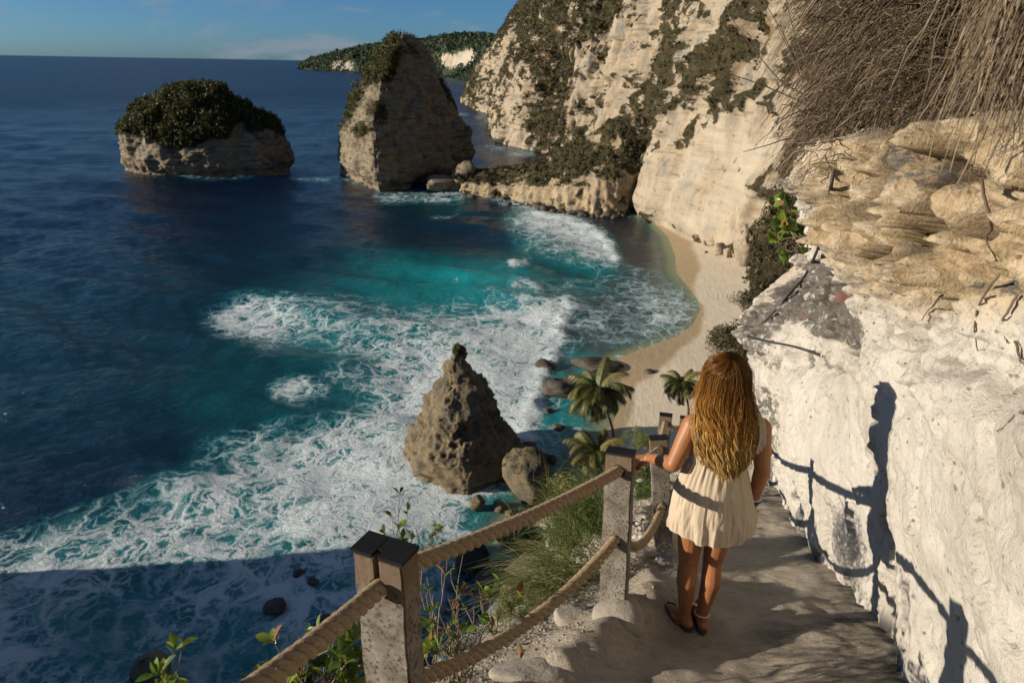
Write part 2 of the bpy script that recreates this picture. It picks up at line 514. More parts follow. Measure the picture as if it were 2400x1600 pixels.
tp(0.03, 40, [(-200, 1180), (60, 1130), (380, 1040), (420, 1085), (250, 1140), (0, 1250), (-200, 1290)])
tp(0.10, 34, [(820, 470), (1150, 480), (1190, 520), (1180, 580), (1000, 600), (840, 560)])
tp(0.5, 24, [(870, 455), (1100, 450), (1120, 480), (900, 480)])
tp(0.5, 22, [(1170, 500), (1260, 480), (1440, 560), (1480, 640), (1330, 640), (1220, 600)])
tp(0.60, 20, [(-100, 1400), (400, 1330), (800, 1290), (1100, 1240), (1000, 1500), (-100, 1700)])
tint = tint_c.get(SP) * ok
# reef and sand seen through the shallows
reef_c = Chart()
reef_c.put(0.75, 18, [(1425, 505), (1500, 510), (1550, 560), (1575, 620), (1500, 640), (1450, 610), (1420, 555)])
reef_c.put(0.8, 14, [(1300, 840), (1380, 832), (1440, 850), (1440, 880), (1360, 900), (1290, 900)])
reef_c.put(0.6, 14, [(1330, 780), (1440, 780), (1470, 805), (1400, 830), (1330, 815)])
reef = reef_c.get(SP) * ok
# wave shapes: long swell, chop and the breaking crests
ridge_c = Chart()
ridge_c.line(1.0, 15, [(1336, 716), (1312, 768), (1304, 822), (1272, 872), (1262, 935), (1234, 988), (1228, 1040)])
ridge_c.line(0.8, 10, [(1245, 498), (1330, 513), (1395, 543), (1434, 580), (1444, 608)])
ridge_c.line(1.0, 9, [(1200, 618), (1232, 612)]).line(0.8, 9, [(1205, 668), (1235, 664), (1265, 680)])
ridge = ridge_c.get(SP) * ok
dist = np.hypot(SP[:, 0], SP[:, 1])
calm = sstep(1.5, 22, -ssd)
P2 = SP.copy(); P2[:, 2] = 0
sw = vnoise(np.stack([(SP[:, 0] * .5 + SP[:, 1] * .85) / 13, (SP[:, 0] * .85 - SP[:, 1] * .5) / 34, SP[:, 2]], 1), 3) * 0.85
sw += vnoise(np.stack([(SP[:, 0] * .3 + SP[:, 1] * .95) / 6, (SP[:, 0] * .95 - SP[:, 1] * .3) / 15, SP[:, 2]], 1), 4) * 0.45
sw += fbm(SP / 3.1, 3, 11) * 0.22
sz = sw * calm * np.clip(900 / (dist + 1), 0, 1)
sz += ridge * (0.42 + 0.9 * fbm(SP / 2.6, 4, 21))
sz += foam * np.abs(fbm(SP / 1.6, 3, 23)) * 0.35 * calm
SP[:, 2] = sz
shallow = sstep(-7.5, 0.2, ssd) * nearm

m = M('sea_water', 0.12, 0.5)
m.set(IOR=1.333)
P = m.pos
t = m.attr('tint'); f = m.attr('foam'); sh = m.attr('shallow'); rf = m.attr('reef')
big = m.noise(P, 0.03, 4, 0.6)
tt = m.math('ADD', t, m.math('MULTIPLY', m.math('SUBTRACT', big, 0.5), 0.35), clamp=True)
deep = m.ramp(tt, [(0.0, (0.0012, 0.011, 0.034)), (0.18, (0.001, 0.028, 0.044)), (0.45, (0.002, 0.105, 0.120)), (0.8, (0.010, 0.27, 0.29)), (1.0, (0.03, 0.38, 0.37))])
deep = m.mix(m.math('MULTIPLY', sh, 0.6), deep, (0.16, 0.42, 0.37))
rn = m.noise(P, 0.35, 6, 0.7)
deep = m.mix(m.math('MULTIPLY', rf, m.step(rn, 0.40, 0.62)), deep, (0.045, 0.038, 0.022))
# lace: cell walls of two sizes, bent by noise
warp = m.vmath('SCALE', m.vmath('SUBTRACT', m.noisec(P, 0.22, 4), (0.5, 0.5, 0.5)), (0, 0, 0))
warp.node.inputs['Scale'].default_value = 7.0
warp2 = m.vmath('SCALE', m.vmath('SUBTRACT', m.noisec(P, 1.1, 3), (0.5, 0.5, 0.5)), (0, 0, 0))
warp2.node.inputs['Scale'].default_value = 1.3
flat = m.vmath('MULTIPLY', m.vmath('ADD', m.vmath('ADD', P, warp), warp2), (1, 1, 0))
e1 = m.vor(flat, 0.28, 'DISTANCE_TO_EDGE'); e2 = m.vor(flat, 0.75, 'DISTANCE_TO_EDGE')
l1 = m.step(e1, 0.0, 0.20, 1.0, 0.0); l2 = m.step(e2, 0.0, 0.26, 1.0, 0.0)
lace = m.math('MAXIMUM', l1, m.math('MULTIPLY', l2, 0.75))
fn = m.noise(flat, 0.16, 8, 0.68)
fn2 = m.noise(flat, 1.5, 5, 0.7)
val = m.math('ADD', m.math('MULTIPLY', f, 1.12), m.math('MULTIPLY', m.math('SUBTRACT', lace, 0.42), 0.62))
val = m.math('ADD', val, m.math('MULTIPLY', m.math('SUBTRACT', fn, 0.5), 1.5))
val = m.math('ADD', val, m.math('MULTIPLY', m.math('SUBTRACT', fn2, 0.5), 0.7))
val = m.math('MULTIPLY', val, m.step(f, 0.02, 0.16))
white = m.step(val, 0.38, 1.08)
veil = m.step(val, 0.0, 0.7, 0.0, 0.40)
col = m.mix(veil, deep, (0.06, 0.32, 0.36))
col = m.mix(white, col, (0.62, 0.69, 0.71))
# wind specks of white far out
bw1 = m.noise(m.scaled(P, (0.55, 1.0, 0)), 0.16, 9, 0.72); bw2 = m.noise(P, 0.9, 3, 0.6)
chop = m.noise(m.scaled(P, (0.6, 1.0, 0.6)), 0.55, 6, 0.66)
hgt = m.math('ADD', m.math('MULTIPLY', bw1, 2.4), m.math('ADD', m.math('MULTIPLY', chop, 0.75), m.math('MULTIPLY', bw2, 0.22)))
hgt = m.math('ADD', hgt, m.math('MULTIPLY', white, 0.22))
far_ = m.n('VectorMath', {0: P}, operation='LENGTH').outputs['Value']
rgh = m.math('MAXIMUM', m.step(white, 0, 0.6, 0.07, 0.75), m.step(far_, 90, 1100, 0.07, 0.33))
m.set(Base_Color=col, Roughness=rgh, Normal=m.bump(hgt, 0.85, 0.55))
# thin water at the edge of the sand lets the bottom through
trn = m.n('BsdfTransparent', {'Color': (0.80, 0.92, 0.88, 1)})
mx = m.n('MixShader')
thin = m.math('MULTIPLY', m.step(sh, 0.25, 1.0, 0, 0.84), m.math('SUBTRACT', 1.0, white), clamp=True)
m.t.links.new(thin, mx.inputs[0]); m.t.links.new(m.p.outputs[0], mx.inputs[1]); m.t.links.new(trn.outputs[0], mx.inputs[2])
m.t.links.new(mx.outputs[0], m.out.inputs[0])
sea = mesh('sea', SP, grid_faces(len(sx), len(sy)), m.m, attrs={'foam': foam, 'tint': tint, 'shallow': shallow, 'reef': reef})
tag(sea, 'deep blue sea turning turquoise with white surf near the beach', kind='structure')

# ------------------------------------------------------------------ rock and foliage materials
def rock_material(name, light, mid, dark, scale=0.12, strata=0.35, veg_col=(0.066, 0.058, 0.030), bump=1.0, pale=None):
    m = M(name, 0.92, 0.15)
    P = m.pos
    a = m.noise(P, scale, 8, 0.66, 0.4)
    b = m.noise(m.scaled(P, (1, 1, 0.16)), scale * 3.2, 7, 0.68)             # runs of stain down the face
    c = m.noise(m.scaled(P, (0.10, 0.10, 1.0)), scale * 7, 5, 0.6)           # beds
    g = m.noise(P, scale * 9, 6, 0.7)
    col = m.ramp(a, [(0.34, mid), (0.47, light), (0.60, light), (0.72, tuple(x * 0.8 for x in light))])
    gs = m.noise(m.scaled(P, (1, 1, 0.5)), scale * 1.7, 9, 0.72)
    col = m.mix(m.step(gs, 0.50, 0.66, 0, 0.7), col, tuple(0.42 * x + 0.02 for x in light[::-1]))
    col = m.mix(m.step(b, 0.50, 0.72, 0, 0.75), col, mid)
    col = m.mix(m.step(b, 0.60, 0.80, 0, 0.8), col, dark)
    col = m.mix(m.math('MULTIPLY', m.step(c, 0.52, 0.70), strata), col, dark)
    v1 = m.vor(P, scale * 6, 'F1')
    pit = m.step(m.math('ADD', v1, m.math('MULTIPLY', g, 0.5)), 0.30, 0.55, 0.75, 0.0)
    pit = m.math('MULTIPLY', pit, m.step(m.noise(P, scale * 2.6, 4, 0.6), 0.48, 0.62))
    col = m.mix(pit, col, dark)
    if pale is not None:
        col = m.mix(m.attr('pale'), col, m.ramp(c, [(0.35, pale), (0.65, tuple(x * 0.86 for x in pale))]))
    vg = m.attr('veg')
    vn = m.noise(P, scale * 4, 5, 0.7)
    vf = m.step(m.math('ADD', vg, m.math('MULTIPLY', m.math('SUBTRACT', vn, 0.5), 1.3)), 0.42, 0.60)
    g3 = m.noise(P, scale * 22, 5, 0.75)
    vc = m.ramp(m.math('ADD', m.math('MULTIPLY', g, 0.45), m.math('MULTIPLY', g3, 0.55)), [(0.36, tuple(x * 0.35 for x in veg_col)), (0.50, tuple(x * 0.9 for x in veg_col)), (0.64, (veg_col[0] * 2.3, veg_col[1] * 1.95, veg_col[2] * 2.0))])
    col = m.mix(vf, col, vc)
    h = m.math('ADD', m.math('MULTIPLY', a, 2.0), m.math('ADD', g, m.math('MULTIPLY', c, 0.8)))
    h = m.math('SUBTRACT', h, m.math('MULTIPLY', pit, 0.8))
    h = m.math('ADD', h, m.math('MULTIPLY', m.math('MULTIPLY', g3, vf), 2.2))
    m.set(Base_Color=col, Normal=m.bump(h, 1.0, 0.034 / scale * bump))
    return m.m

cliff_m = rock_material('cliff_limestone', (0.335, 0.28, 0.205), (0.225, 0.165, 0.10), (0.07, 0.056, 0.042), 0.10, 0.6, pale=(0.41, 0.36, 0.28))
stack_m = rock_material('stack_limestone', (0.225, 0.185, 0.13), (0.125, 0.10, 0.07), (0.030, 0.028, 0.025), 0.16, 0.8)
boulder_m = rock_material('boulder_rock', (0.17, 0.135, 0.085), (0.10, 0.08, 0.055), (0.028, 0.026, 0.023), 0.42, 0.5)
wetrock_m = rock_material('wet_rock', (0.10, 0.085, 0.07), (0.065, 0.055, 0.045), (0.025, 0.023, 0.022), 0.7, 0.1)
hill_m = rock_material('hill_soil', (0.30, 0.27, 0.21), (0.16, 0.14, 0.09), (0.05, 0.05, 0.035), 0.35, 0.1)

def foliage_material(name, stops, rough=0.6, trans=0.25, spec=0.25):
    m = M(name, rough, spec)
    c = m.ramp(m.attr('tone'), [(p, tuple(0.8 * x for x in c_)) for p, c_ in stops])
    c = m.mix(m.step(m.noise(m.pos, 0.25, 3), 0.4, 0.7, 0, 0.35), c, (0.075, 0.06, 0.03))
    m.set(Base_Color=c)
    tl = m.n('BsdfTranslucent', {'Color': c}); mx = m.n('MixShader', {'Fac': trans})
    m.t.links.new(m.p.outputs[0], mx.inputs[1]); m.t.links.new(tl.outputs[0], mx.inputs[2]); m.t.links.new(mx.outputs[0], m.out.inputs[0])
    return m.m
scrub_m = foliage_material('scrub_leaves', [(0.0, (0.030, 0.030, 0.014)), (0.35, (0.085, 0.076, 0.038)), (0.6, (0.14, 0.118, 0.068)), (0.8, (0.085, 0.112, 0.032)), (1.0, (0.18, 0.18, 0.065))])
wood_m = foliage_material('islet_leaves', [(0.0, (0.020, 0.028, 0.010)), (0.4, (0.058, 0.066, 0.020)), (0.65, (0.10, 0.11, 0.034)), (0.85, (0.16, 0.16, 0.045)), (1.0, (0.13, 0.10, 0.05))])
green_m = foliage_material('fresh_leaves', [(0.0, (0.05, 0.10, 0.015)), (0.6, (0.11, 0.20, 0.03)), (1.0, (0.22, 0.30, 0.05))], 0.4, 0.35, 0.4)

def sample_surface(V, Fq, w, n, rng):
    """n random points on the quads, weighted by area times w (per vertex)"""
    A = V[Fq]; ar = np.linalg.norm(np.cross(A[:, 2] - A[:, 0], A[:, 3] - A[:, 1]), axis=1) * w[Fq].mean(1)
    k = rng.choice(len(Fq), size=n, p=ar / ar.sum())
    a, b = rng.random((2, n, 1))
    q = A[k]
    return (q[:, 0] * (1 - a) + q[:, 1] * a) * (1 - b) + (q[:, 3] * (1 - a) + q[:, 2] * a) * b

def vert_normals(V, Fq):
    n = np.zeros_like(V); A = V[Fq]
    fn_ = np.cross(A[:, 2] - A[:, 0], A[:, 3] - A[:, 1])
    for k in range(4): np.add.at(n, Fq[:, k], fn_)
    return n / (np.linalg.norm(n, axis=1)[:, None] + 1e-12)

# ------------------------------------------------------------------ the great cliff
ST = [  # base x, y, height, setback of the top
    (70, 1300, 95, 60), (-20, 1120, 90, 60), (-70, 945, 92, 62), (-48, 790, 102, 50), (-24, 672, 108, 44), (-20, 560, 110, 46), (-13, 452, 110, 44),
    (13, 396, 112, 38), (40, 372, 112, 34), (56, 320, 112, 30), (46, 270, 112, 30), (42, 229, 112, 26), (52, 190, 112, 20), (60, 163, 112, 16),
    (66, 130, 112, 15), (66, 95, 105, 18), (60, 65, 90, 20), (52, 40, 80, 24)]
ncl, nrl = 560, 150
st = catmull(np.array(ST), ncl)
bxy = st[:, :2]; T = np.gradient(bxy, axis=0); T /= np.linalg.norm(T, axis=1)[:, None]
INW = np.stack([-T[:, 1], T[:, 0]], 1)
tv = np.linspace(0, 1, nrl)
prof = np.interp(tv, [0, 0.02, 0.25, 0.5, 0.75, 1.0], [0.03, 0.0, 0.16, 0.42, 0.72, 1.0])
CV = np.zeros((ncl, nrl, 3))
CV[..., :2] = bxy[:, None] + INW[:, None] * (prof[None, :, None] * st[:, 3][:, None, None])
CV[..., 2] = -2 + tv[None] * (st[:, 2][:, None] + 2)
C0 = CV.reshape(-1, 3)
smooth_c = Chart().put(0.85, 26, [(1480, 470), (1440, 300), (1500, 300), (1560, 400), (1600, 300), (1700, 280), (1790, 200), (1840, 250), (1800, 420), (1760, 640), (1640, 560)])
veg_c = Chart(0.30)
vp = veg_c.put
vp(0.92, 14, [(1040, 250), (1090, 150), (1150, 50), (1200, -60), (1480, -60), (1460, 30), (1400, 110), (1310, 150), (1230, 108), (1190, 130), (1170, 230), (1100, 240)])
vp(0.25, 10, [(1120, 120), (1220, 60), (1230, 120), (1180, 160), (1150, 240), (1110, 200)])
vp(0.30, 10, [(1060, 215), (1110, 200), (1150, 300), (1140, 280), (1060, 245)])
vp(0.10, 12, [(1160, 190), (1215, 160), (1235, 330), (1150, 345), (1140, 260)])
vp(1.0, 10, [(1215, 110), (1290, 100), (1330, 130), (1325, 220), (1340, 310), (1290, 360), (1235, 340), (1230, 200)])
vp(0.05, 10, [(1320, 190), (1330, 120), (1400, 90), (1420, 40), (1540, 20), (1560, 60), (1520, 160), (1430, 290), (1340, 290)])
vp(0.12, 12, [(1420, 300), (1500, 250), (1500, 320), (1440, 330)])
vp(0.95, 12, [(1565, -40), (1605, -40), (1612, 90), (1680, 120), (1720, 60), (1790, -40), (1800, 10), (1740, 130), (1700, 215), (1610, 262), (1500, 285), (1475, 262), (1520, 180), (1545, 70)])
vp(0.30, 10, [(1610, 20), (1700, 30), (1730, 60), (1690, 100), (1615, 90)])
vp(0.75, 8, [(1480, 300), (1585, 292), (1590, 322), (1490, 330)])
vp(0.85, 6, [(1560, 375), (1590, 345), (1640, 285), (1655, 285), (1610, 350), (1570, 400)])
vp(0.9, 7, [(1475, 378), (1520, 372), (1535, 340), (1570, 345), (1565, 385), (1600, 395), (1500, 398)])
vp(0.55, 10, [(1760, 20), (1840, 10), (1860, 120), (1800, 150), (1770, 260), (1760, 140), (1720, 130)])
vp(0.0, 8, [(1480, 420), (1500, 400), (1640, 300), (1760, 260), (1800, 300), (1760, 620), (1640, 560), (1490, 490)])
vp(0.5, 5, [(1470, 470), (1500, 478), (1500, 492), (1470, 492)])
sm = smooth_c.get(C0) * (C0[:, 1] < 260); cveg = veg_c.get(C0)
hid = to_px(C0); off = (hid[1] < -30) | (hid[0] > 1900)
cveg = np.where(off, 0.55, cveg)
d = fbm(C0 / 42, 3, 31) * 7.0
d += fbm(C0 / np.array([11, 11, 60]), 4, 37) * 4.2
d += (ridged(C0 / 9, 4, 41) * 1.7 + fbm(C0 / 3.0, 3, 47) * 0.7) * (1 - 0.75 * sm)
crk = ridged(C0 / np.array([7.5, 7.5, 70]) + 0.15 * fbm(C0 / 9, 3, 55)[:, None], 2, 56)
d -= 2.6 * sstep(0.45, 0.85, crk) * (1 - 0.8 * sm)
led = fbm(C0 / np.array([60, 60, 3.2]), 3, 51)
d += led * 1.9 * (1 - 0.6 * sm)
d += sstep(0.1, 0.35, fbm(C0 / np.array([8, 8, 30]), 3, 59)) * (-2.0) * (1 - sm) * (cveg < 0.6)
cveg = np.clip(cveg + np.where(cveg > 0.03, 1.0, 0.35) * (0.7 * fbm(C0 / 13, 3, 53) + 1.15 * fbm(C0 / 4.6, 3, 57) + 0.6 * fbm(C0 / 1.9, 2, 58)), 0, 1)
vv = sstep(0.42, 0.62, cveg)
b1, b2, bid = cells(C0 / 2.7, 33)
b3, b4, bid2 = cells(C0 / 1.3, 35)
d += vv * (0.5 + 1.9 * (0.75 - b1) + 0.7 * (0.7 - b3))
d *= np.clip(C0[:, 2] / 8 + 0.35, 0.3, 1.0)
gull = np.exp(-(((hid[0] - 1278) / 42) ** 2 + ((hid[1] - 215) / 110) ** 2)) * (C0[:, 1] > 330)
d -= gull * 14
IN3 = np.repeat(np.concatenate([INW, np.zeros((ncl, 1))], 1), nrl, 0)
CVd = C0 - IN3 * d[:, None]
# the land behind the rim
rim = CVd.reshape(ncl, nrl, 3)[:, -1]
back1 = rim + np.concatenate([INW * 25, np.full((ncl, 1), 8.0)], 1)
back2 = rim + np.concatenate([INW * 120, np.full((ncl, 1), 14.0)], 1)
CVf = np.concatenate([CVd.reshape(ncl, nrl, 3), back1[:, None], back2[:, None]], 1)
nr2 = nrl + 2
CVf = CVf.reshape(-1, 3)
cf = grid_faces(ncl, nr2)[:, ::-1]
cvA = np.concatenate([cveg.reshape(ncl, nrl), np.full((ncl, 2), 0.9)], 1).ravel()
smA = np.concatenate([(sm * sstep(-0.25, 0.25, fbm(C0 / 12, 3, 91) + 0.1)).reshape(ncl, nrl), np.zeros((ncl, 2))], 1).ravel()
cliff = mesh('cliff', CVf, cf, cliff_m, attrs={'veg': cvA, 'pale': smA})
tag(cliff, 'tall cream limestone cliff streaked with dark scrub above the beach', kind='structure')

def scatter_cover(name, V, Fq, veg, n, r0, r1, quads, size, matl, rng, parent=None, lift=0.3, thr=0.45, nscale=0.12, push=None):
    w = sstep(thr, thr + 0.25, veg + 0.55 * fbm(V * nscale, 3, 77))
    C = sample_surface(V, Fq, w + 1e-9, n, rng)
    R_ = r0 + (r1 - r0) * rng.random(len(C)) ** 2
    if push is not None: C = C + push * R_[:, None] * lift
    v, f_, tn = leaf_cloud(C, R_, quads, size, rng)
    return mesh(name, v, f_, matl, parent, False, {'tone': tn})
vis_c = ~((hid[1] < -60) | (hid[0] > 1980) | (hid[2] < 0))
visA = np.concatenate([vis_c.reshape(ncl, nrl), np.zeros((ncl, 2), bool)], 1).ravel()
w_near = cvA * visA
cov = scatter_cover('cliff_scrub', CVf, cf, np.where(visA, cvA, -9), 15000, 0.5, 1.7, 20, 0.28, scrub_m, RNG, None, 0.4, 0.42, 0.12, np.array([-1, -0.2, 0.3]))
tag(cov, 'dark olive scrub clinging to ledges of the cliff', kind='stuff')
far = (C0[:, 1] > 380)
farA = np.concatenate([(far & vis_c).reshape(ncl, nrl), np.zeros((ncl, 2), bool)], 1).ravel()
cov = scatter_cover('far_cliff_scrub', CVf, cf, np.where(farA, cvA, -9), 8000, 1.2, 3.4, 18, 0.26, scrub_m, RNG, None, 0.3, 0.42, 0.05, np.array([-0.8, -0.5, 0.3]))
tag(cov, 'dark scrub covering the far end of the cliff', kind='stuff')

# ------------------------------------------------------------------ spur running out from the cliff to the sea stack
SPX = [((1085, 452), (1060, 412), 262), ((1115, 458), (1130, 402), 268), ((1180, 466), (1190, 398), 266), ((1250, 478), (1250, 386), 262), ((1320, 492), (1300, 362), 260),
       ((1380, 502), (1345, 335), 258), ((1440, 505), (1400, 310), 256), ((1480, 498), (1440, 284), 253), ((1510, 490), (1490, 268), 250), ((1580, 490), (1580, 255), 246)]
rows = []
for (b, c, yc) in SPX:
    B = on_z(*b); C_ = at_y(c[0], c[1], yc)
    K = np.array([C_[0] + 9, C_[1] + 22, -2.0])
    rows.append([B + [0, -2, -2], B, B * .82 + C_ * .18 + [0, -0.5, C_[2] * .22 + .6], B * .45 + C_ * .55 + [0, 0, C_[2] * .10], C_, C_ * .6 + K * .4 + [0, 0, 2], K])
rows = np.array(rows)
nsu, nsv = 170, 90
tmp = np.stack([catmull(rows[:, k], nsu) for k in range(rows.shape[1])], 1)
SPV = np.stack([catmull(tmp[i], nsv) for i in range(nsu)], 0).reshape(-1, 3)
tS = np.tile(np.linspace(0, 1, nsv), nsu)
sn = vert_normals(SPV, grid_faces(nsu, nsv))
if sn[:, 2].mean() < 0: sn = -sn
low = 1 - sstep(0.22, 0.42, tS)
SPV = SPV + sn * ((fbm(SPV / 6, 4, 61) * 1.0 + ridged(SPV / 3.2, 4, 63) * (0.5 + 1.9 * low)) * (tS > 0.02))[:, None]
sveg = np.where(tS > 0.33, 0.85, 0.05); sveg = sveg - 0.5 * np.exp(-((tS - 0.36) / 0.05) ** 2)
sveg = np.where((tS > 0.66), 0.8, sveg)
sveg = np.clip(sveg + 0.9 * fbm(SPV / 7, 3, 65) + 0.5 * fbm(SPV / 2.5, 3, 66), 0, 1)
b1, b2, bid = cells(SPV / 2.2, 67)
SPV = SPV + sn * (sstep(0.42, 0.6, sveg) * (0.3 + 1.3 * (0.7 - b1)))[:, None]
sf = grid_faces(nsu, nsv)
spur_m = rock_material('spur_rock', (0.34, 0.27, 0.175), (0.21, 0.145, 0.075), (0.04, 0.034, 0.027), 0.22, 0.3)
spur = mesh('rocky_spur', SPV, sf, spur_m, attrs={'veg': sveg, 'pale': np.zeros(len(SPV))})
tag(spur, 'low scrubby rock spur running from the cliff to the tall stack', kind='structure')
cov = scatter_cover('spur_scrub', SPV, sf, sveg, 3800, 0.35, 1.1, 14, 0.42, scrub_m, RNG, None, 0.4, 0.5, 0.2, np.array([-0.3, -0.3, 0.6]))
tag(cov, 'brown and green scrub on the back of the spur', kind='stuff')

# ------------------------------------------------------------------ distant headland
HB = [(703, 163), (740, 165), (800, 168), (860, 170), (930, 174), (1000, 178), (1060, 183), (1140, 192)]
HT = [(704, 152), (735, 136), (800, 120), (862, 107), (930, 100), (1000, 92), (1060, 84), (1150, 84)]
hb = np.array([on_z(*p) for p in HB])
ht = []
for p, b in zip(HT, hb): ht.append(at_y(p[0], p[1], b[1] * 1.06))
ht = np.array(ht)
nhu, nhv = 260, 60
hbs = catmull(hb, nhu); hts = catmull(ht, nhu)
tt_ = np.linspace(0, 1, nhv)
rise = np.interp(tt_, [0, .1, .3, .5, .8, 1], [0, .16, .38, .55, .86, 1.0]); run_ = np.interp(tt_, [0, .1, .3, .5, .8, 1], [0, .02, .16, .35, .75, 1.0])
HV = np.zeros((nhu, nhv, 3))
HV[..., :2] = hbs[:, None, :2] * (1 - run_[None, :, None]) + hts[:, None, :2] * run_[None, :, None]
HV[..., 2] = -4 + rise[None] * (hts[:, 2][:, None] + 4)
H0 = HV.reshape(-1, 3)
hd = fbm(H0 / 90, 4, 71) * 22 * np.tile(np.sin(np.pi * np.clip(tt_, 0, 1)) ** .5, nhu)
H0 = H0 - np.array([0.25, 1, -0.25]) * hd[:, None]
H0 = np.concatenate([H0.reshape(nhu, nhv, 3), (H0.reshape(nhu, nhv, 3)[:, -1] + [60, 500, -10])[:, None]], 1).reshape(-1, 3)
hveg_c = Chart(0.92).put(0.25, 6, [(700, 158), (850, 158), (1060, 170), (1060, 176), (850, 166), (700, 162)]).put(0.12, 5, [(760, 145), (830, 142), (835, 160), (770, 162)]).put(0.05, 6, [(1005, 132), (1060, 128), (1115, 108), (1130, 125), (1090, 160), (1050, 160), (1040, 145)])
head_m = rock_material('headland_rock', (0.42, 0.38, 0.31), (0.30, 0.25, 0.17), (0.12, 0.10, 0.08), 0.012, 0.2, (0.040, 0.062, 0.034))
hf = grid_faces(nhu, nhv + 1)[:, ::-1]
hvA = hveg_c.get(H0)
headland = mesh('headland', H0, hf, head_m, attrs={'veg': hvA, 'pale': np.zeros(len(H0))})
tag(headland, 'far green headland with pale cliffs on the horizon', kind='structure')
cov = scatter_cover('headland_forest', H0, hf, hvA, 7000, 7, 16, 10, 0.42, foliage_material('far_forest_leaves', [(0, (0.026, 0.05, 0.028)), (0.6, (0.045, 0.075, 0.038)), (1, (0.065, 0.10, 0.05))]), RNG, None, 0.2, 0.5, 0.01, np.array([-0.2, -0.5, 0.5]))
tag(cov, 'forest covering the far headland', kind='stuff')

# ------------------------------------------------------------------ the coast behind the photographer's left shoulder: its ridge shades the near water
CR = catmull([(-150, -160, 84), (-140, -90, 76), (-130, -40, 68), (-122, -8, 58), (-118, 16, 46), (-116, 22, 42), (-116, 33, 41), (-115, 36.5, 30), (-115, 38.5, -3)], 90)
ww = np.linspace(-1, 1, 41)
RV = np.zeros((90, 41, 3))
RV[..., 0] = CR[:, None, 0] + ww[None] * 48
RV[..., 1] = CR[:, None, 1] + 6 * np.sin(np.linspace(0, 9, 90))[:, None] * np.abs(ww)[None] + 0.162 * 48 * ww[None] * sstep(0, 30, CR[:, 1])[:, None]
RV[..., 2] = (CR[:, None, 2] + 3) * (1 - np.abs(ww)[None] ** 1.7) - 3
RV = RV.reshape(-1, 3)
RV[:, 2] += fbm(RV / 14, 4, 81) * 3.0 * (RV[:, 2] > -1)
rg = mesh('coastal_ridge', RV, grid_faces(90, 41), cliff_m, attrs={'veg': np.full(len(RV), 0.7), 'pale': np.zeros(len(RV))})
tag(rg, 'scrubby ridge of the coast beside the steps', kind='structure')

# ------------------------------------------------------------------ path, hillside and the rock face beside the steps
YP = [-5, -2, 0.25, 1.67, 2.92, 4.17, 6.3, 8.2, 10.2, 15.5]
XP = [-2.9, -1.6, -0.76, -0.37, 0.56, 1.05, 1.62, 2.35, 3.35, 5.6]           # line of the posts
YW = [-5, -2, 0, 2.3, 2.8, 5.0, 7.0, 8.0, 10, 15.5]
XW = [-0.4, 0.55, 1.20, 1.86, 2.06, 2.62, 3.12, 3.45, 4.9, 8.2]               # foot of the rock face
def xp(y): return np.interp(y, YP, XP)
def xw(y): return np.interp(y, YW, XW)
def zline(y): return CAMZ - 1.6 - 0.44 * np.minimum(y, 7.0) - 0.66 * np.maximum(y - 7.0, 0)
GIRL = np.array([1.03, 2.94])
GZ = CAMZ - 2.89
def ground_z(x, y):
    x = np.asarray(x, float); y = np.asarray(y, float)
    z = zline(y)
    r2 = (x - GIRL[0]) ** 2 + (y - GIRL[1] - 0.06) ** 2
    k = np.exp(-(r2 / 0.26 ** 2) ** 2)
    z = z * (1 - k) + GZ * k
    q = np.stack([x.ravel(), y.ravel(), np.zeros(x.size)], 1)
    lump = fbm(q / 0.55, 4, 101).reshape(x.shape)
    dxp = x - xp(y)
    berm = np.exp(-((dxp - 0.05) / 0.26) ** 2) * (0.11 + 0.24 * lump)
    z = z + berm + lump * 0.045 * (1 - k) + 0.014 * fbm(q / 0.11, 3, 103).reshape(x.shape) * (1 - k)
    z = z + 0.022 * fbm(np.stack([(x * 1.0).ravel() * 1.2, y.ravel() * 7, np.zeros(x.size)], 1), 3, 105).reshape(x.shape) * (1 - k)
    out = np.clip(-dxp - 0.35, 0, 9)
    z = z - 0.55 * out - 0.5 * out ** 2 + out * 0.25 * lump
    return z
npy, npx = 420, 110
py = np.concatenate([np.linspace(-4.8, 1.6, 70), np.linspace(1.62, 7.5, 270), np.linspace(7.55, 15.4, 80)])
tx = np.linspace(0, 1, npx)
PX = (xp(py) - 0.95)[:, None] * (1 - tx) + (xw(py) + 0.45)[:, None] * tx
PY = np.repeat(py[:, None], npx, 1)
PV = np.stack([PX, PY, ground_z(PX, PY)], -1).reshape(-1, 3)
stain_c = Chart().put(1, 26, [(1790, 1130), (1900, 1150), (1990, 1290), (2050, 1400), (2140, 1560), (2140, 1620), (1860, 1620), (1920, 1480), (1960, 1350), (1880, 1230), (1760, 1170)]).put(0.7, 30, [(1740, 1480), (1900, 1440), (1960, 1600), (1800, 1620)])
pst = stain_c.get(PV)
edge_ = sstep(0.15, 0.02, np.abs(PX - xp(py)[:, None] + 0.35)).ravel()
rub = sstep(-0.05, -0.4, (PX - xp(py)[:, None]).ravel() + 0.15 * fbm(PV / 0.3, 3, 107))
m = M('path_concrete', 0.9, 0.2)
O = m.pos
a = m.noise(O, 2.2, 7, 0.65); b = m.noise(m.scaled(O, (1.6, 3.6, 1)), 9, 7, 0.75); g = m.noise(O, 60, 4, 0.7)
c = m.ramp(a, [(0.3, (0.37, 0.32, 0.25)), (0.55, (0.52, 0.455, 0.365)), (0.75, (0.62, 0.55, 0.45))])
c = m.mix(m.step(b, 0.50, 0.70, 0, 0.5), c, (0.17, 0.15, 0.125))
g2 = m.noise(O, 22, 6, 0.72); c = m.mix(m.step(g2, 0.55, 0.70, 0, 0.45), c, (0.14, 0.115, 0.09))
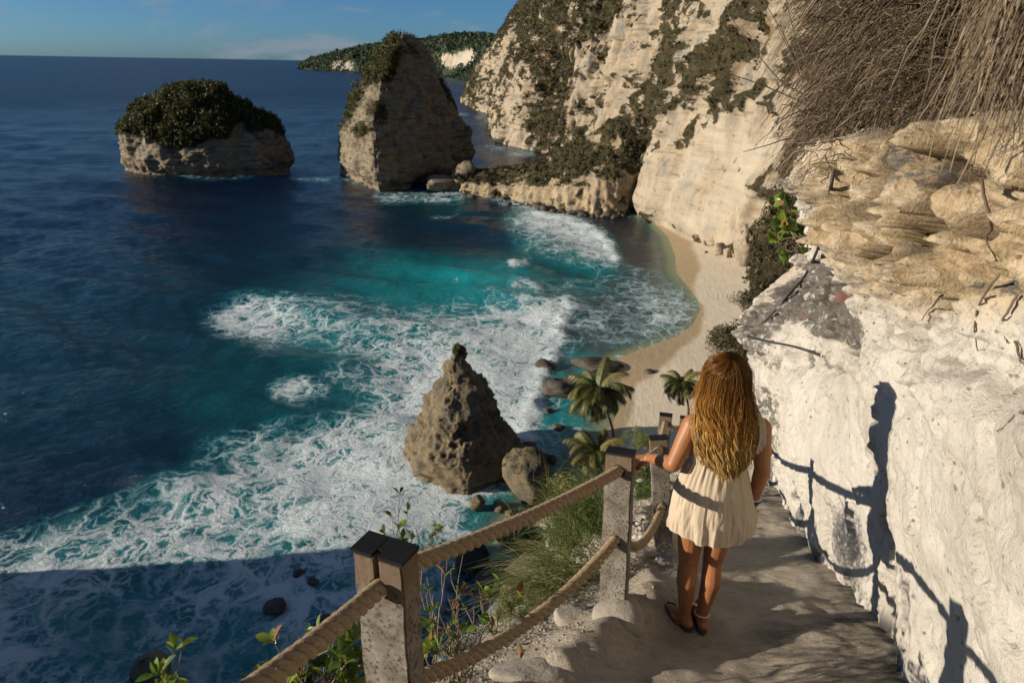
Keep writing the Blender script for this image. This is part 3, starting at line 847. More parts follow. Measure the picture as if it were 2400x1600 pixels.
stn = m.math('MULTIPLY', m.attr('stain'), m.step(m.noise(m.scaled(O, (1, 2.2, 1)), 3.2, 7, 0.72), 0.40, 0.62))
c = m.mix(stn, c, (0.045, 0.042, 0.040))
c = m.mix(m.step(g, 0.58, 0.75, 0, 0.35), c, (0.5, 0.46, 0.40))
r_ = m.attr('rubble')
gr = m.vor(O, 38, 'F1'); gcol = m.ramp(m.vor(O, 38, 'F1', 1), [(0.0, (0.10, 0.085, 0.065)), (0.55, (0.26, 0.23, 0.18)), (1.0, (0.55, 0.50, 0.42))])
c = m.mix(m.math('MULTIPLY', r_, 0.85), c, gcol)
h = m.math('ADD', m.math('MULTIPLY', b, 0.9), m.math('ADD', m.math('MULTIPLY', g, 0.25), m.math('MULTIPLY', a, 0.6)))
h = m.math('SUBTRACT', h, m.math('MULTIPLY', m.math('MULTIPLY', gr, r_), 0.8))
h = m.math('ADD', h, m.math('MULTIPLY', g2, 0.7))
m.set(Base_Color=c, Normal=m.bump(h, 1.0, 0.05))
path = mesh('path', PV, grid_faces(npy, npx)[:, ::-1], m.m, attrs={'stain': pst, 'rubble': rub})
tag(path, 'steep grey concrete footpath between rope rail and white rock', kind='structure')

# hillside below the path
yy = np.array([-5, -2, 0, 2, 4, 6, 8, 10, 13, 15.4]); bb = np.array([(-60, -5), (-46, 12), (-32, 26), (-17, 40), (-3, 47), (9, 53), (19, 60), (28, 67), (44, 80), (58, 92)], float)
nhy, nhr = 150, 120
ys = np.linspace(-5, 15.4, nhy)
bs = np.stack([np.interp(ys, yy, bb[:, 0]), np.interp(ys, yy, bb[:, 1])], 1)
ex = xp(ys) - 0.90; ez = ground_z(ex, ys)
rr = np.linspace(0, 1, nhr) ** 1.6
outf = np.interp(rr, [0, .01, .03, .08, .18, .35, .6, 1], [0, .012, .03, .07, .13, .24, .52, 1])
drop = np.interp(rr, [0, .01, .03, .08, .18, .35, .6, 1], [0, .006, .03, .16, .42, .74, .93, 1.03])
HL = np.zeros((nhy, nhr, 3))
HL[..., 0] = ex[:, None] * (1 - outf) + bs[:, 0][:, None] * outf
HL[..., 1] = ys[:, None] * (1 - outf) + bs[:, 1][:, None] * outf
HL[..., 2] = ez[:, None] * (1 - drop) + 0.3 * drop - 0.06
HLv = HL.reshape(-1, 3)
amp = np.tile(sstep(0.0, 0.25, rr) * 1.0, nhy)
HLv[:, 2] += fbm(HLv / 5, 4, 111) * 2.2 * amp + fbm(HLv / 0.8, 3, 113) * 0.12 * np.tile(sstep(0, .03, rr), nhy)
HLv[:, 0] += fbm(HLv / 4, 4, 115) * 2.0 * amp
hlf = grid_faces(nhy, nhr)
hill = mesh('hillside', HLv, hlf, hill_m, attrs={'veg': np.tile(np.interp(rr, [0, .05, .6, .9, 1], [.3, .8, .8, .3, .0]), nhy), 'pale': np.zeros(len(HLv))})
tag(hill, 'steep scrubby hillside falling from the path to the sea', kind='structure')
hv = np.tile(np.interp(rr, [0, .02, .05, .7, .85, 1], [0, 0.2, .8, .8, .2, -1]), nhy)
cov = scatter_cover('hillside_scrub', HLv, hlf, hv, 5200, 0.3, 1.1, 14, 0.42, scrub_m, RNG, None, 0.4, 0.45, 0.3, np.array([-0.3, 0.1, 0.6]))
tag(cov, 'dark scrub on the steep slope below the path', kind='stuff')

# rock face
CORN = [(3.0, 3.3), (0.9, 3.1), (0.64, 3.14), (0.22, 3.16), (-0.4, 3.20), (-0.66, 3.22), (-1.13, 3.22), (-1.72, 3.52), (-2.14, 3.48), (-2.57, 3.00), (-3.19, 2.97), (-3.66, 3.27), (-4.3, 3.56), (-4.54, 3.58), (-5.2, 3.58), (-8, 3.6)]
cz = np.array([c_[0] for c_ in CORN])[::-1]; cx_ = np.array([c_[1] for c_ in CORN])[::-1]
nwy, nwz = 470, 400
wy = np.concatenate([np.linspace(-4.5, 0.9, 40), 0.92 + (8.0 - 0.92) * (np.linspace(0, 1, nwy - 40 - 24)) ** 1.25])
wzr = np.concatenate([np.linspace(-7.5, -5.2, 20), np.linspace(-5.17, 1.1, 350), np.linspace(1.2, 4.4, 30)])
WX = np.zeros((nwy, nwz)); WYY = np.zeros((nwy, nwz)); n0 = len(wy)
corner = np.interp(wzr, cz, cx_)
corner_off = corner - 3.45
for i in range(n0):
    k = sstep(3.0, 8.0, wy[i]) ** 1.3
    hgt_ = (CAMZ + wzr) - zline(wy[i])
    WX[i] = xw(wy[i]) + corner_off * k - (1 - k) * np.interp(hgt_, [0, 0.3, 1.4, 3.0], [0, 0.03, 0.25, 0.28]); WYY[i] = wy[i]
for i in range(24):
    ph = (i + 1) / 24 * math.pi / 2
    WX[n0 + i] = xw(8.0) + corner_off * (1 - math.sin(ph)) + 4.5 * (1 - math.cos(ph)); WYY[n0 + i] = 8.0 + 0.4 * math.sin(ph)
WZ = np.repeat((CAMZ + wzr)[None], nwy, 0)
W0 = np.stack([WX, WYY, WZ], -1).reshape(-1, 3)
# features seen in the photograph: the tan block that leans out, its undercut ledges, the plain trimmed foot
bul = Chart().put(1.0, 20, [(1940, 330), (2420, 250), (2700, 300), (2700, 560), (2400, 610), (2300, 650), (2230, 560), (2100, 640), (2000, 640), (1950, 560), (1930, 450)])
bul.put(0.55, 12, [(1990, 640), (2110, 620), (2230, 580), (2420, 600), (2420, 640), (2280, 665), (2130, 710), (2060, 700)])
bul.put(0.25, 14, [(1720, 790), (1780, 660), (1880, 600), (1960, 640), (2060, 720), (1980, 800), (1880, 800), (1800, 840)])
cave = Chart().put(1.0, 8, [(2050, 590), (2160, 600), (2250, 585), (2200, 620), (2120, 640), (2060, 615)]).put(1.0, 14, [(2030, 240), (2180, 200), (2260, 330), (2150, 350), (2060, 300)]).put(.8, 7, [(1990, 560), (2020, 540), (2010, 580)]).put(.9, 8, [(2320, 640), (2390, 620), (2400, 700), (2340, 700)]).put(.6, 6, [(2220, 800), (2270, 795), (2250, 825)]).put(.5, 6, [(2170, 850), (2230, 845), (2200, 890)]).put(.6, 6, [(2190, 735), (2240, 730), (2230, 760), (2200, 765)])
tan_c = Chart(0.0).put(1, 64, [(1930, 330), (2420, 150), (2700, 200), (2700, 720), (2400, 730), (2230, 700), (2130, 730), (2020, 680), (1940, 600)]).put(0.5, 20, [(1740, 690), (1890, 590), (1900, 700), (1800, 800), (1740, 800)])
grey_c = Chart(0.0).put(0.9, 14, [(1760, 720), (1860, 700), (1900, 600), (1960, 600), (1990, 690), (2050, 760), (2030, 830), (1960, 810), (1900, 760), (1830, 760), (1820, 860), (1750, 830)]).put(0.6, 16, [(1760, 790), (1920, 820), (2010, 860), (1960, 890), (1800, 880)]).put(0.7, 16, [(2050, 690), (2200, 690), (2300, 700), (2310, 680), (2240, 655)]).put(0.75, 12, [(1920, 420), (1960, 420), (1990, 520), (1940, 580), (1900, 560)]).put(0.6, 18, [(2100, 300), (2400, 380), (2400, 470), (2200, 440), (2090, 360)]).put(0.8, 8, [(2270, 660), (2330, 640), (2350, 680), (2300, 700)]).put(0.75, 12, [(1765, 880), (1830, 940), (1835, 1160), (1790, 1160), (1760, 1000)])
red_c = Chart(0.0).put(1, 8, [(1952, 690), (1975, 676), (1990, 700), (1982, 712), (1960, 712)]).put(0.85, 9, [(1880, 755), (1920, 722), (1930, 735), (1900, 762)]).put(0.6, 6, [(1975, 808), (2005, 815), (1990, 822)]).put(0.5, 7, [(1996, 690), (2014, 705), (2006, 712)])
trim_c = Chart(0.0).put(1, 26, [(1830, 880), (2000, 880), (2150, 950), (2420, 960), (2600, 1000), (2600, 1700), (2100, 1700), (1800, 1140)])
soil_shade_c = Chart(0.0).put(1, 16, [(1860, -160), (2700, -160), (2700, 230), (2400, 280), (2290, 330), (2200, 280), (2110, 265), (2050, 290), (1990, 350), (1930, 400), (1870, 330)])
wb = bul.get(W0); wc_ = cave.get(W0); wt_ = tan_c.get(W0); wg_ = grey_c.get(W0); wr_ = red_c.get(W0); wtr = trim_c.get(W0)
hidw = to_px(W0); offw = (hidw[1] < -10) | (hidw[2] < 0.3)
wtr = np.where(offw, 0.0, wtr)
rough = 1 - 0.75 * wtr
c1, c2, cid = cells(W0 * np.array([2.2, 2.0, 3.0]) + fbm(W0 / 0.35, 2, 125)[:, None] * 0.5, 131)
blk = (cid - 0.5) * 0.20 - 0.13 * np.exp(-((c2 - c1) / 0.07) ** 2)
wd = 0.26 * wb * (0.8 + 0.5 * fbm(W0 / 0.8, 3, 121)) - 0.20 * wc_
wd += fbm(W0 / np.array([0.7, 0.7, 0.45]), 5, 123, 0.55) * (0.20 * rough + 0.03)
wd += blk * (0.7 * wt_ + 0.35 * (1 - wtr)) * (1 - 0.5 * wc_)
wd += ridged(W0 / np.array([.16, .16, .10]), 3, 127) * 0.05 * (0.35 + wt_) * rough
wd += fbm(W0 / 0.07, 3, 129) * 0.026 * rough + fbm(W0 / 0.10, 3, 139) * 0.006
wd += np.clip(fbm(W0 / np.array([1.2, 1.2, 2.5]), 3, 137), -0.3, 0.3) * 0.14 * wtr
t1_, t2_, tid = cells(W0 * np.array([3.4, 3.0, 0.9]) + np.stack([fbm(W0 / 0.22, 3, 141)] * 3, 1) * 0.35, 143)
wd += (tid - 0.5) * 0.075 * wtr
u1_, u2_, uid = cells(W0 * np.array([6.0, 6.0, 9.0]) + fbm(W0 / 0.3, 2, 145)[:, None] * 0.2, 147)
wd += (uid - 0.5) * 0.020 * (0.5 + rough)
wd -= 0.035 * sstep(0.30, 0.62, fbm(W0 / np.array([.16, .16, .10]), 3, 149)) * (0.4 + rough)
bed = W0[:, 2] * 2.6 - 0.55 * W0[:, 1] + 0.75 * fbm(W0 / np.array([1.1, 1.1, 0.7]), 4, 151)
bf = bed - np.floor(bed)
str_ = 0.35 + 0.65 * sstep(-0.2, 0.35, fbm(W0 / 0.9, 2, 153))
upper = np.clip(1 - wtr, 0, 1) * (0.35 + 0.65 * np.clip(wt_, 0, 1))
wd += upper * str_ * 0.26 * (1 - bf ** 0.7 - 0.45)
bed2 = W0[:, 2] * 7.0 - 2.2 * W0[:, 1] + 0.9 * fbm(W0 / 0.5, 3, 155)
wd += upper * 0.045 * (0.5 - (bed2 - np.floor(bed2)))
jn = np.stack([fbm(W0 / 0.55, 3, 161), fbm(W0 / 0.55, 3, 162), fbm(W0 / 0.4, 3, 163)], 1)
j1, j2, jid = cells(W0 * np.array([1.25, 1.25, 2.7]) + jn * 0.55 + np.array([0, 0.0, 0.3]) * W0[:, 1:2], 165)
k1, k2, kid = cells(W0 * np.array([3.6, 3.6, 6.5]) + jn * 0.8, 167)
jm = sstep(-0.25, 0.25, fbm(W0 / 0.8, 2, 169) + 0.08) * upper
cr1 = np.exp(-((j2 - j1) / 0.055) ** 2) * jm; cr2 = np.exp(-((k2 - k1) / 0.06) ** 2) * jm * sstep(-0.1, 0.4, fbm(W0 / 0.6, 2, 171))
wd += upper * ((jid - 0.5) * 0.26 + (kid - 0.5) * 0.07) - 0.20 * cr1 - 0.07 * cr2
crack_shade = np.clip(cr1 + 0.7 * cr2 + 0.7 * wc_, 0, 1)  # mask for the crevice shade painted along cracks and hollows
wd *= sstep(8.25, 7.4, W0[:, 1]) * 0.7 + 0.3
top = sstep(0.6, 3.5, W0[:, 2] - CAMZ)
wn = np.stack([-np.ones(len(W0)), -0.10 * np.ones(len(W0)), 0.05 * np.ones(len(W0))], 1)
W1 = W0 + wn * wd[:, None]
W1[:, 0] += 1.2 * top ** 2
m = M('rock_face', 0.93, 0.12)
O = m.pos
a = m.noise(O, 1.3, 8, 0.68); b = m.noise(O, 9, 7, 0.7); g = m.noise(O, 45, 5, 0.72)
wh = m.ramp(a, [(0.25, (0.40, 0.37, 0.32)), (0.5, (0.53, 0.505, 0.455)), (0.75, (0.585, 0.565, 0.525))])
tn = m.ramp(b, [(0.28, (0.22, 0.155, 0.085)), (0.48, (0.43, 0.335, 0.21)), (0.66, (0.60, 0.52, 0.40))])
gy_ = m.ramp(b, [(0.3, (0.06, 0.057, 0.052)), (0.6, (0.16, 0.15, 0.135)), (0.8, (0.32, 0.30, 0.27))])
a2 = m.noise(O, 4.5, 7, 0.72)
ta = m.math('ADD', m.attr('tan'), m.math('ADD', m.math('MULTIPLY', m.math('SUBTRACT', a, 0.5), 1.2), m.math('MULTIPLY', m.math('SUBTRACT', a2, 0.5), 1.1)))
c = m.mix(m.step(ta, 0.10, 0.95), wh, tn)
ga = m.math('ADD', m.attr('grey'), m.math('ADD', m.math('MULTIPLY', m.math('SUBTRACT', b, 0.5), 1.3), m.math('MULTIPLY', m.math('SUBTRACT', a2, 0.5), 1.3)))
c = m.mix(m.step(ga, 0.50, 0.80), c, gy_)
ra = m.math('MULTIPLY', m.attr('red'), m.step(m.math('ADD', g, m.math('MULTIPLY', b, 0.6)), 0.66, 0.92))
c = m.mix(m.step(ra, 0.15, 0.8, 0, 0.75), c, (0.26, 0.03, 0.018))
# holes, flecks and fine roots in the white render
sp = m.vor(O, 9, 'F1'); c = m.mix(m.step(m.math('ADD', sp, m.math('MULTIPLY', b, 0.55)), 0.30, 0.42, 0.75, 0.0), c, (0.16, 0.115, 0.07))
c = m.mix(m.step(b, 0.56, 0.76, 0, 0.4), c, (0.33, 0.285, 0.215))
c = m.mix(m.step(g, 0.57, 0.70, 0, 0.6), c, (0.17, 0.14, 0.10))
sm2 = m.noise(m.scaled(O, (1, 1, 0.7)), 3.2, 9, 0.78); c = m.mix(m.step(sm2, 0.52, 0.72, 0, 0.5), c, (0.30, 0.26, 0.20))
ck = m.math('MULTIPLY', m.attr('crack_shade'), m.step(b, 0.30, 0.52)); c = m.mix(m.math('MULTIPLY', ck, 0.8), c, (0.075, 0.055, 0.035))  # crevice shade put into the colour, along with soil in the cracks
fl = m.n('TexVoronoi', {'Vector': O, 'Scale': 21.0, 'Randomness': 1.0}); flm = m.math('MULTIPLY', m.step(fl.outputs[0], 0.10, 0.22, 1, 0), m.step(m.sep(fl.outputs[1])[0], 0.62, 0.72)); c = m.mix(m.math('MULTIPLY', flm, 0.8), c, (0.15, 0.11, 0.065))
so = m.math('ADD', m.attr('soil'), m.math('MULTIPLY', m.math('SUBTRACT', a2, 0.5), 0.9)); c = m.mix(m.step(so, 0.35, 0.65), c, m.ramp(b, [(0.3, (0.025, 0.02, 0.015)), (0.7, (0.085, 0.065, 0.045))]))  # dark soil under the grass mat, with the mat's shading painted in
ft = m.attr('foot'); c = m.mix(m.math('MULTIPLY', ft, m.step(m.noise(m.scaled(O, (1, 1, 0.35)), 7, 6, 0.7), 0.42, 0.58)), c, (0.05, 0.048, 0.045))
g4 = m.noise(m.scaled(O, (1, 1, 0.6)), 85, 4, 0.75); c = m.mix(m.math('MULTIPLY', m.step(g4, 0.56, 0.70), m.step(ta, 0.25, 0.75, 0.15, 0.5)), c, (0.14, 0.105, 0.065))
h = m.math('ADD', m.math('MULTIPLY', b, 1.0), m.math('ADD', m.math('MULTIPLY', g, 0.5), m.math('MULTIPLY', g4, 0.35)))
m.set(Base_Color=c, Normal=m.bump(h, 0.8, 0.035))
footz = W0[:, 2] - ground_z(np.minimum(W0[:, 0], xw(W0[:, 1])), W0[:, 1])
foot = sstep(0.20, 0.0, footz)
face = mesh('rock_face', W1, grid_faces(nwy, nwz), m.m, attrs={'tan': wt_, 'grey': wg_, 'red': wr_, 'foot': foot, 'soil': soil_shade_c.get(W0), 'crack_shade': crack_shade})
tag(face, 'rough white and tan limestone face beside the path', kind='structure')
def on_face(u, v, out=0.0):
    """the point of the rock face seen at a photograph position"""
    uu, vv_, dd = to_px(W1)
    k = np.argmin(np.where(dd > 0.3, (uu - u) ** 2 + (vv_ - v) ** 2, 1e12))
    return W1[k] + np.array([-1, -0.25, 0.1]) * out
# ================================================================== THINGS
# ------------------------------------------------------------------ sea stacks
def stack(name, rows_px, Yc, depth, sharp, label, cat, matl, veg_fn, amp, cover=None, nth=260, nz=170, notch=0.07, group=None, rot=0.0, zbase=-3.0):
    L = np.array([at_y(r[1], r[0], Yc) for r in rows_px]); Rr = np.array([at_y(r[2], r[0], Yc) for r in rows_px]); Fx = np.array([at_y(r[3], r[0], Yc) for r in rows_px])
    z = (L[:, 2] + Rr[:, 2]) / 2; o = np.argsort(z); z = z[o]; xl = L[o, 0]; xr = Rr[o, 0]; xf = Fx[o, 0]
    zz = zbase + (z[-1] - zbase) * (1 - (1 - np.linspace(0, 1, nz)) ** 1.25)
    xl = np.interp(zz, z, xl); xr = np.interp(zz, z, xr); xf = np.interp(zz, z, xf)
    wmax = (xr - xl).max(); dd = depth * ((xr - xl) / wmax) ** 0.85
    th = np.linspace(0, 2 * np.pi, nth, endpoint=False)
    c, s_ = np.cos(th), np.sin(th)
    cc = np.sign(c) * np.abs(c) ** sharp; ss = np.sign(s_) * np.abs(s_) ** sharp
    xm = (xl + xr) / 2
    px_ = np.where(c[:, None] > 0, (xr - xf)[None], (xf - xl)[None]) * cc[:, None] + xf[None]
    bk = s_[:, None] > 0
    px2 = xm[None] + (xr - xl)[None] / 2 * np.sign(c)[:, None] * np.abs(c)[:, None] ** 1.0
    X = np.where(bk, px2, px_)
    Yv = Yc + np.where(bk, 0.8 * np.abs(s_)[:, None], -ss[:, None] * -1.0) * dd[None]
    Z = np.repeat(zz[None], nth, 0)
    V = np.stack([X, Yv, Z], -1).reshape(-1, 3)
    Fq = grid_faces(nth, nz, True)
    N = vert_normals(V, Fq)
    cen = np.repeat(np.stack([xm, np.full(nz, Yc), zz], -1)[None], nth, 0).reshape(-1, 3)
    if ((V - cen) * N).sum(1).mean() < 0: N = -N; Fq = Fq[:, ::-1]
    sc_ = amp
    d = fbm(V / (9 * sc_), 4, 201) * 2.4 * sc_ + ridged(V / (4.2 * sc_), 4, 203) * 1.1 * sc_ + fbm(V / np.array([4, 4, 20.]) / sc_, 3, 205) * 1.1 * sc_
    d += fbm(V / (17 * sc_), 2, 213) * 1.8 * sc_
    d += fbm(V / np.array([60, 60, 1.8 * sc_]), 2, 207) * 0.8 * sc_
    cA, cB, cI = cells(V / (5.5 * sc_), 215); d += (cI - 0.5) * 1.1 * sc_ - 0.6 * sc_ * np.exp(-((cB - cA) / 0.07) ** 2)
    d -= sstep(0.18, 0.45, fbm(V / (3.5 * sc_), 3, 209)) * 1.0 * sc_
    d -= notch * wmax * 0.5 * np.exp(-((V[:, 2] - 1.2 * sc_) / (1.6 * sc_)) ** 2)
    taper = sstep(0, 0.08, (z[-1] - V[:, 2]) / (z[-1] - zbase))
    V = V + N * (d * (0.25 + 0.75 * taper))[:, None]
    if name == 'pinnacle_rock':
        rsf = np.random.default_rng(4); cc_ = np.array([xm.mean(), Yc, 0])
        for a_, zc_, q_ in ((-2.5, .42, .93), (-1.75, .25, .95), (-1.0, .55, .90), (-0.45, .30, .94), (-3.05, .60, .93), (-2.0, .05, .93), (-0.9, .10, .93), (-1.4, .75, .92)):
            n_ = np.array([math.cos(a_), math.sin(a_), zc_]); n_ /= np.linalg.norm(n_)
            pr_ = (V - cc_) @ n_; cut = pr_ - q_ * np.percentile(pr_, 99.5)
            V = V - np.clip(cut, 0, None)[:, None] * n_ * 0.75
        V = V + N * (ridged(V / 1.1, 4, 217) * 0.09 + fbm(V / 3.2, 4, 218) * 0.75 - 0.22 * sstep(0.15, 0.35, fbm(V / np.array([2.6, 2.6, .8]), 3, 219)) + 0.22 * np.sin(V[:, 2] * 2.1 + V[:, 0] * 0.8 + 2.5 * fbm(V / 3, 2, 220)))[:, None] * (0.3 + 0.7 * taper)[:, None]
    top = V.reshape(nth, nz, 3)[:, -1].mean(0) + [0, 0, 0.4 * sc_]
    nV = len(V); V = np.vstack([V, top])
    tri = np.array([[i * nz + nz - 1, ((i + 1) % nth) * nz + nz - 1, nV] for i in range(nth)])
    veg = veg_fn(V)
    root = empty(name, (float(xm[0]), Yc, 0.0))
    off_ = np.array([xm[0], Yc, 0.0])
    tag(root, label, cat, group)
    rock = mesh('rock', V - off_, [Fq, tri], matl, root, attrs={'veg': veg, 'pale': np.zeros(len(V))})
    if cover:
        n, r0, r1, q, sz_, mt, thr, lift = cover
        w = sstep(thr, thr + 0.25, veg + 0.5 * fbm(V / (4 * sc_), 3, 211))
        C = sample_surface(V, Fq, w + 1e-9, n, RNG)
        Rc = r0 + (r1 - r0) * RNG.random(n) ** 2
        C = C + np.array([-0.1, -0.3, 0.9]) * Rc[:, None] * lift
        v, f_, tn = leaf_cloud(C - off_, Rc, q, sz_, RNG, 0.9)
        o = mesh('scrub', v, f_, mt, root, False, {'tone': tn}); o['kind'] = 'stuff'
    return root

dome_rows = [(203, 452, 486, 470), (215, 410, 520, 468), (232, 374, 552, 465), (252, 345, 582, 465), (272, 318, 606, 465), (290, 296, 632, 468), (312, 287, 652, 470), (340, 284, 668, 470), (368, 287, 682, 470), (396, 290, 690, 470), (412, 292, 694, 470)]
def dome_veg(V):
    line = 15.5 + 4.0 * fbm(V / np.array([9, 9, 1e3]), 3, 221)
    u, v, _ = to_px(V)
    line = line - 4 * np.exp(-((u - 420) / 60) ** 2) + 6 * np.exp(-((u - 560) / 26) ** 2)
    return sstep(-2.0, 2.5, V[:, 2] - line)
stack('dome_islet', dome_rows, 312, 24, 1.05, 'broad dome shaped rock islet with a thick green cap of bushes', 'islet', stack_m, dome_veg, 1.0,
      (5200, 0.8, 2.6, 36, 0.23, wood_m, 0.5, 0.55))
tall_rows = [(82, 925, 962, 950), (95, 905, 975, 950), (112, 893, 985, 945), (140, 875, 1005, 932), (170, 868, 1022, 925), (200, 855, 1035, 918), (235, 825, 1055, 920), (270, 810, 1075, 915),
             (300, 800, 1093, 918), (330, 792, 1102, 922), (360, 790, 1104, 925), (390, 797, 1103, 930), (412, 803, 1100, 932)]
tall_c = Chart(0.1).put(1, 8, [(860, 60), (935, 60), (940, 120), (930, 160), (920, 190), (900, 190), (850, 200), (840, 170)]).put(0.85, 8, [(830, 200), (860, 190), (850, 230), (830, 270), (810, 300), (795, 320), (790, 300), (810, 250)]).put(.8, 8, [(850, 240), (905, 240), (915, 280), (890, 290), (860, 270)]).put(.8, 8, [(830, 290), (860, 280), (880, 310), (850, 325), (810, 320)]).put(0.6, 8, [(935, 80), (970, 90), (1000, 150), (960, 140)])
def tall_veg(V):
    g = tall_c.get(V)
    return np.where(V[:, 1] > 312, sstep(20, 32, V[:, 2]) * 0.7, g)
stack('sea_stack', tall_rows, 306, 44, 1.75, 'tall pointed sea stack with one sunlit side and one dark shaded side', 'sea stack', stack_m, tall_veg, 1.0,
      (1900, 0.5, 1.9, 34, 0.25, wood_m, 0.55, 0.5), nth=300, nz=200)
near_rows = [(812, 1058, 1080, 1068), (830, 1047, 1095, 1070), (860, 1036, 1110, 1072), (890, 1020, 1132, 1078), (920, 1006, 1148, 1082), (960, 995, 1164, 1085), (1000, 974, 1190, 1088), (1040, 954, 1222, 1092), (1065, 950, 1230, 1095), (1090, 955, 1228, 1096), (1120, 968, 1216, 1096)]
near_c = Chart(0.0).put(1, 5, [(1050, 798), (1090, 798), (1094, 832), (1048, 832)]).put(.7, 6, [(1022, 850), (1046, 848), (1030, 880), (1012, 890)]).put(.55, 8, [(1060, 980), (1100, 975), (1105, 1030), (1065, 1040)]).put(.5, 8, [(1110, 920), (1150, 930), (1140, 960), (1105, 950)])
stack('pinnacle_rock', near_rows, 73.5, 7.6, 1.15, 'brown pyramid shaped rock with a tuft of green at its tip in the white surf', 'rock', boulder_m, lambda V: near_c.get(V), 0.30,
      (420, 0.08, 0.27, 18, 0.38, green_m, 0.6, 0.30), nth=240, nz=190, notch=0.10)

# ------------------------------------------------------------------ loose rocks
def ico(sub=4):
    bm = bmesh.new(); bmesh.ops.create_icosphere(bm, subdivisions=sub, radius=1.0)
    bm.verts.ensure_lookup_table()
    V = np.array([v.co[:] for v in bm.verts]); Fq = np.array([[v.index for v in f.verts] for f in bm.faces]); bm.free()
    return V, Fq
ICO = {k: ico(k) for k in (1, 2, 3, 4, 5)}
def rock_mesh(size, seed, sub=4, rough=0.22, flat=0.35):
    V, Fq = ICO[sub]
    V = V.copy()
    off_ = seed * 7.31
    V = V * (1 + rough * 1.3 * fbm(V * 1.1 + off_, 3, seed)[:, None] + rough * 0.8 * ridged(V * 2.4 + off_, 3, seed + 1)[:, None] * 0.6 + rough * .25 * fbm(V * 7 + off_, 2, seed + 2)[:, None])
    for _ in range(5):                                     # broken facets
        rs = np.random.default_rng(seed * 13 + _)
        n = rs.normal(size=3); n /= np.linalg.norm(n)
        dd = V @ n - (0.58 + 0.28 * rs.random()); V = V - np.clip(dd, 0, None)[:, None] * n * 0.85
    return V * np.asarray(size), Fq
def boulder(name, u, v, w, h, label, seed, matl=None, dep=None, z=0.0, group=None, cat='rock', sub=4, sink=0.25, veg=0.0):
    p = on_z(u, v, z); dpt = (p - CAMP) @ (R3 @ np.array([0, 0, -1.0]))
    sx_ = w / 2 * dpt / F; sz_ = h / 2 * dpt / F / 0.80
    sy_ = dep if dep else sx_
    if name == 'shore_rock': sx_ *= .72; sz_ *= .6; sy_ *= .8; sink = 0.46
    V, Fq = rock_mesh((sx_, sy_, sz_), seed, sub, 0.42 if name in ('outcrop', 'fallen_block', 'reef_rock') else 0.26)
    o = mesh(name, V, Fq, matl or boulder_m, attrs={'veg': np.where(V[:, 2] > 0.5 * sz_, veg, 0), 'pale': np.zeros(len(V))}, loc=(p[0], p[1] + sy_ * 0.4, z + sz_ * (1 - 2 * sink)))
    return tag(o, label, cat, group)
boulder('boulder', 1227, 1172, 116, 108, 'rounded dark boulder leaning against the right foot of the pyramid shaped rock', 11, sink=0.12, veg=0.45)
boulder('boulder', 1117, 1198, 38, 36, 'small upright brown stone standing in front of the pyramid shaped rock', 12, sink=0.15, sub=3)
boulder('boulder', 1171, 1196, 30, 24, 'small brown stone between the pyramid shaped rock and the rounded boulder', 13, sink=0.2, sub=3)
boulder('boulder', 1196, 1206, 24, 12, 'low flat stone below the rounded dark boulder', 14, sink=0.3, sub=3)
boulder('flat_rock', 1262, 1080, 56, 12, 'long flat black rock awash just behind the rounded boulder', 15, wetrock_m, sub=3)
boulder('boulder', 1292, 1086, 24, 20, 'small dark rock in the water to the right of the rounded boulder', 16, wetrock_m, sub=3)
boulder('flat_rock', 1240, 1048, 30, 10, 'thin dark rock at the right edge of the pyramid shaped rock', 17, wetrock_m, sub=3)
boulder('boulder', 1110, 1342, 78, 82, 'big dark boulder in the shaded surf behind the near rope', 18, wetrock_m, sink=0.15)
boulder('boulder', 1168, 1270, 46, 48, 'tan pointed boulder beside the dark palm below the near rope', 19, boulder_m, sink=0.1)
boulder('boulder', 1165, 1385, 120, 70, 'wide low boulder in the deep shade at the foot of the hillside', 20, wetrock_m, sink=0.25)
boulder('reef_rock', 1320, 930, 96, 42, 'flat brown reef rock in the turquoise shallows beside the tall palm', 21, wetrock_m, dep=3.0, sink=0.35)
boulder('reef_rock', 1402, 862, 112, 24, 'long low brown reef rock reaching towards the sand', 22, wetrock_m, dep=2.4, sink=0.4)
boulder('reef_rock', 1278, 862, 50, 14, 'small dark rock awash behind the breaking wave', 23, wetrock_m, dep=1.6, sink=0.4, sub=3)
boulder('reef_rock', 1284, 970, 26, 12, 'small dark rock awash just left of the tall palm', 24, wetrock_m, sink=0.4, sub=3)
boulder('reef_rock', 1522, 876, 26, 9, 'small dark rock lying on the wet sand', 25, wetrock_m, sink=0.3, sub=3, z=0.15)
boulder('reef_rock', 1308, 1005, 30, 10, 'thin dark rock awash beneath the fronds of the tall palm', 26, wetrock_m, sink=0.4, sub=3)
for k, (u, v, w, h, lb) in enumerate([(700, 1350, 40, 30, 'black rock showing through the shaded foam, topmost of the shaded rocks'), (735, 1370, 46, 26, 'black rock in the shaded foam just above the rope'),
        (640, 1430, 70, 26, 'long black rock in the shaded foam left of the rope'), 
        (760, 1470, 70, 30, 'black rock between the rope and the near post')]):
    boulder('shore_rock', u, v, w, h, lb, 40 + k, wetrock_m, sink=0.42 if h < 40 else 0.3, sub=3)
boulder('fallen_block', 1740, 618, 40, 62, 'tan leaning slab fallen from the cliff onto the back of the beach', 61, cliff_m, z=1.5, sink=0.12, sub=4)
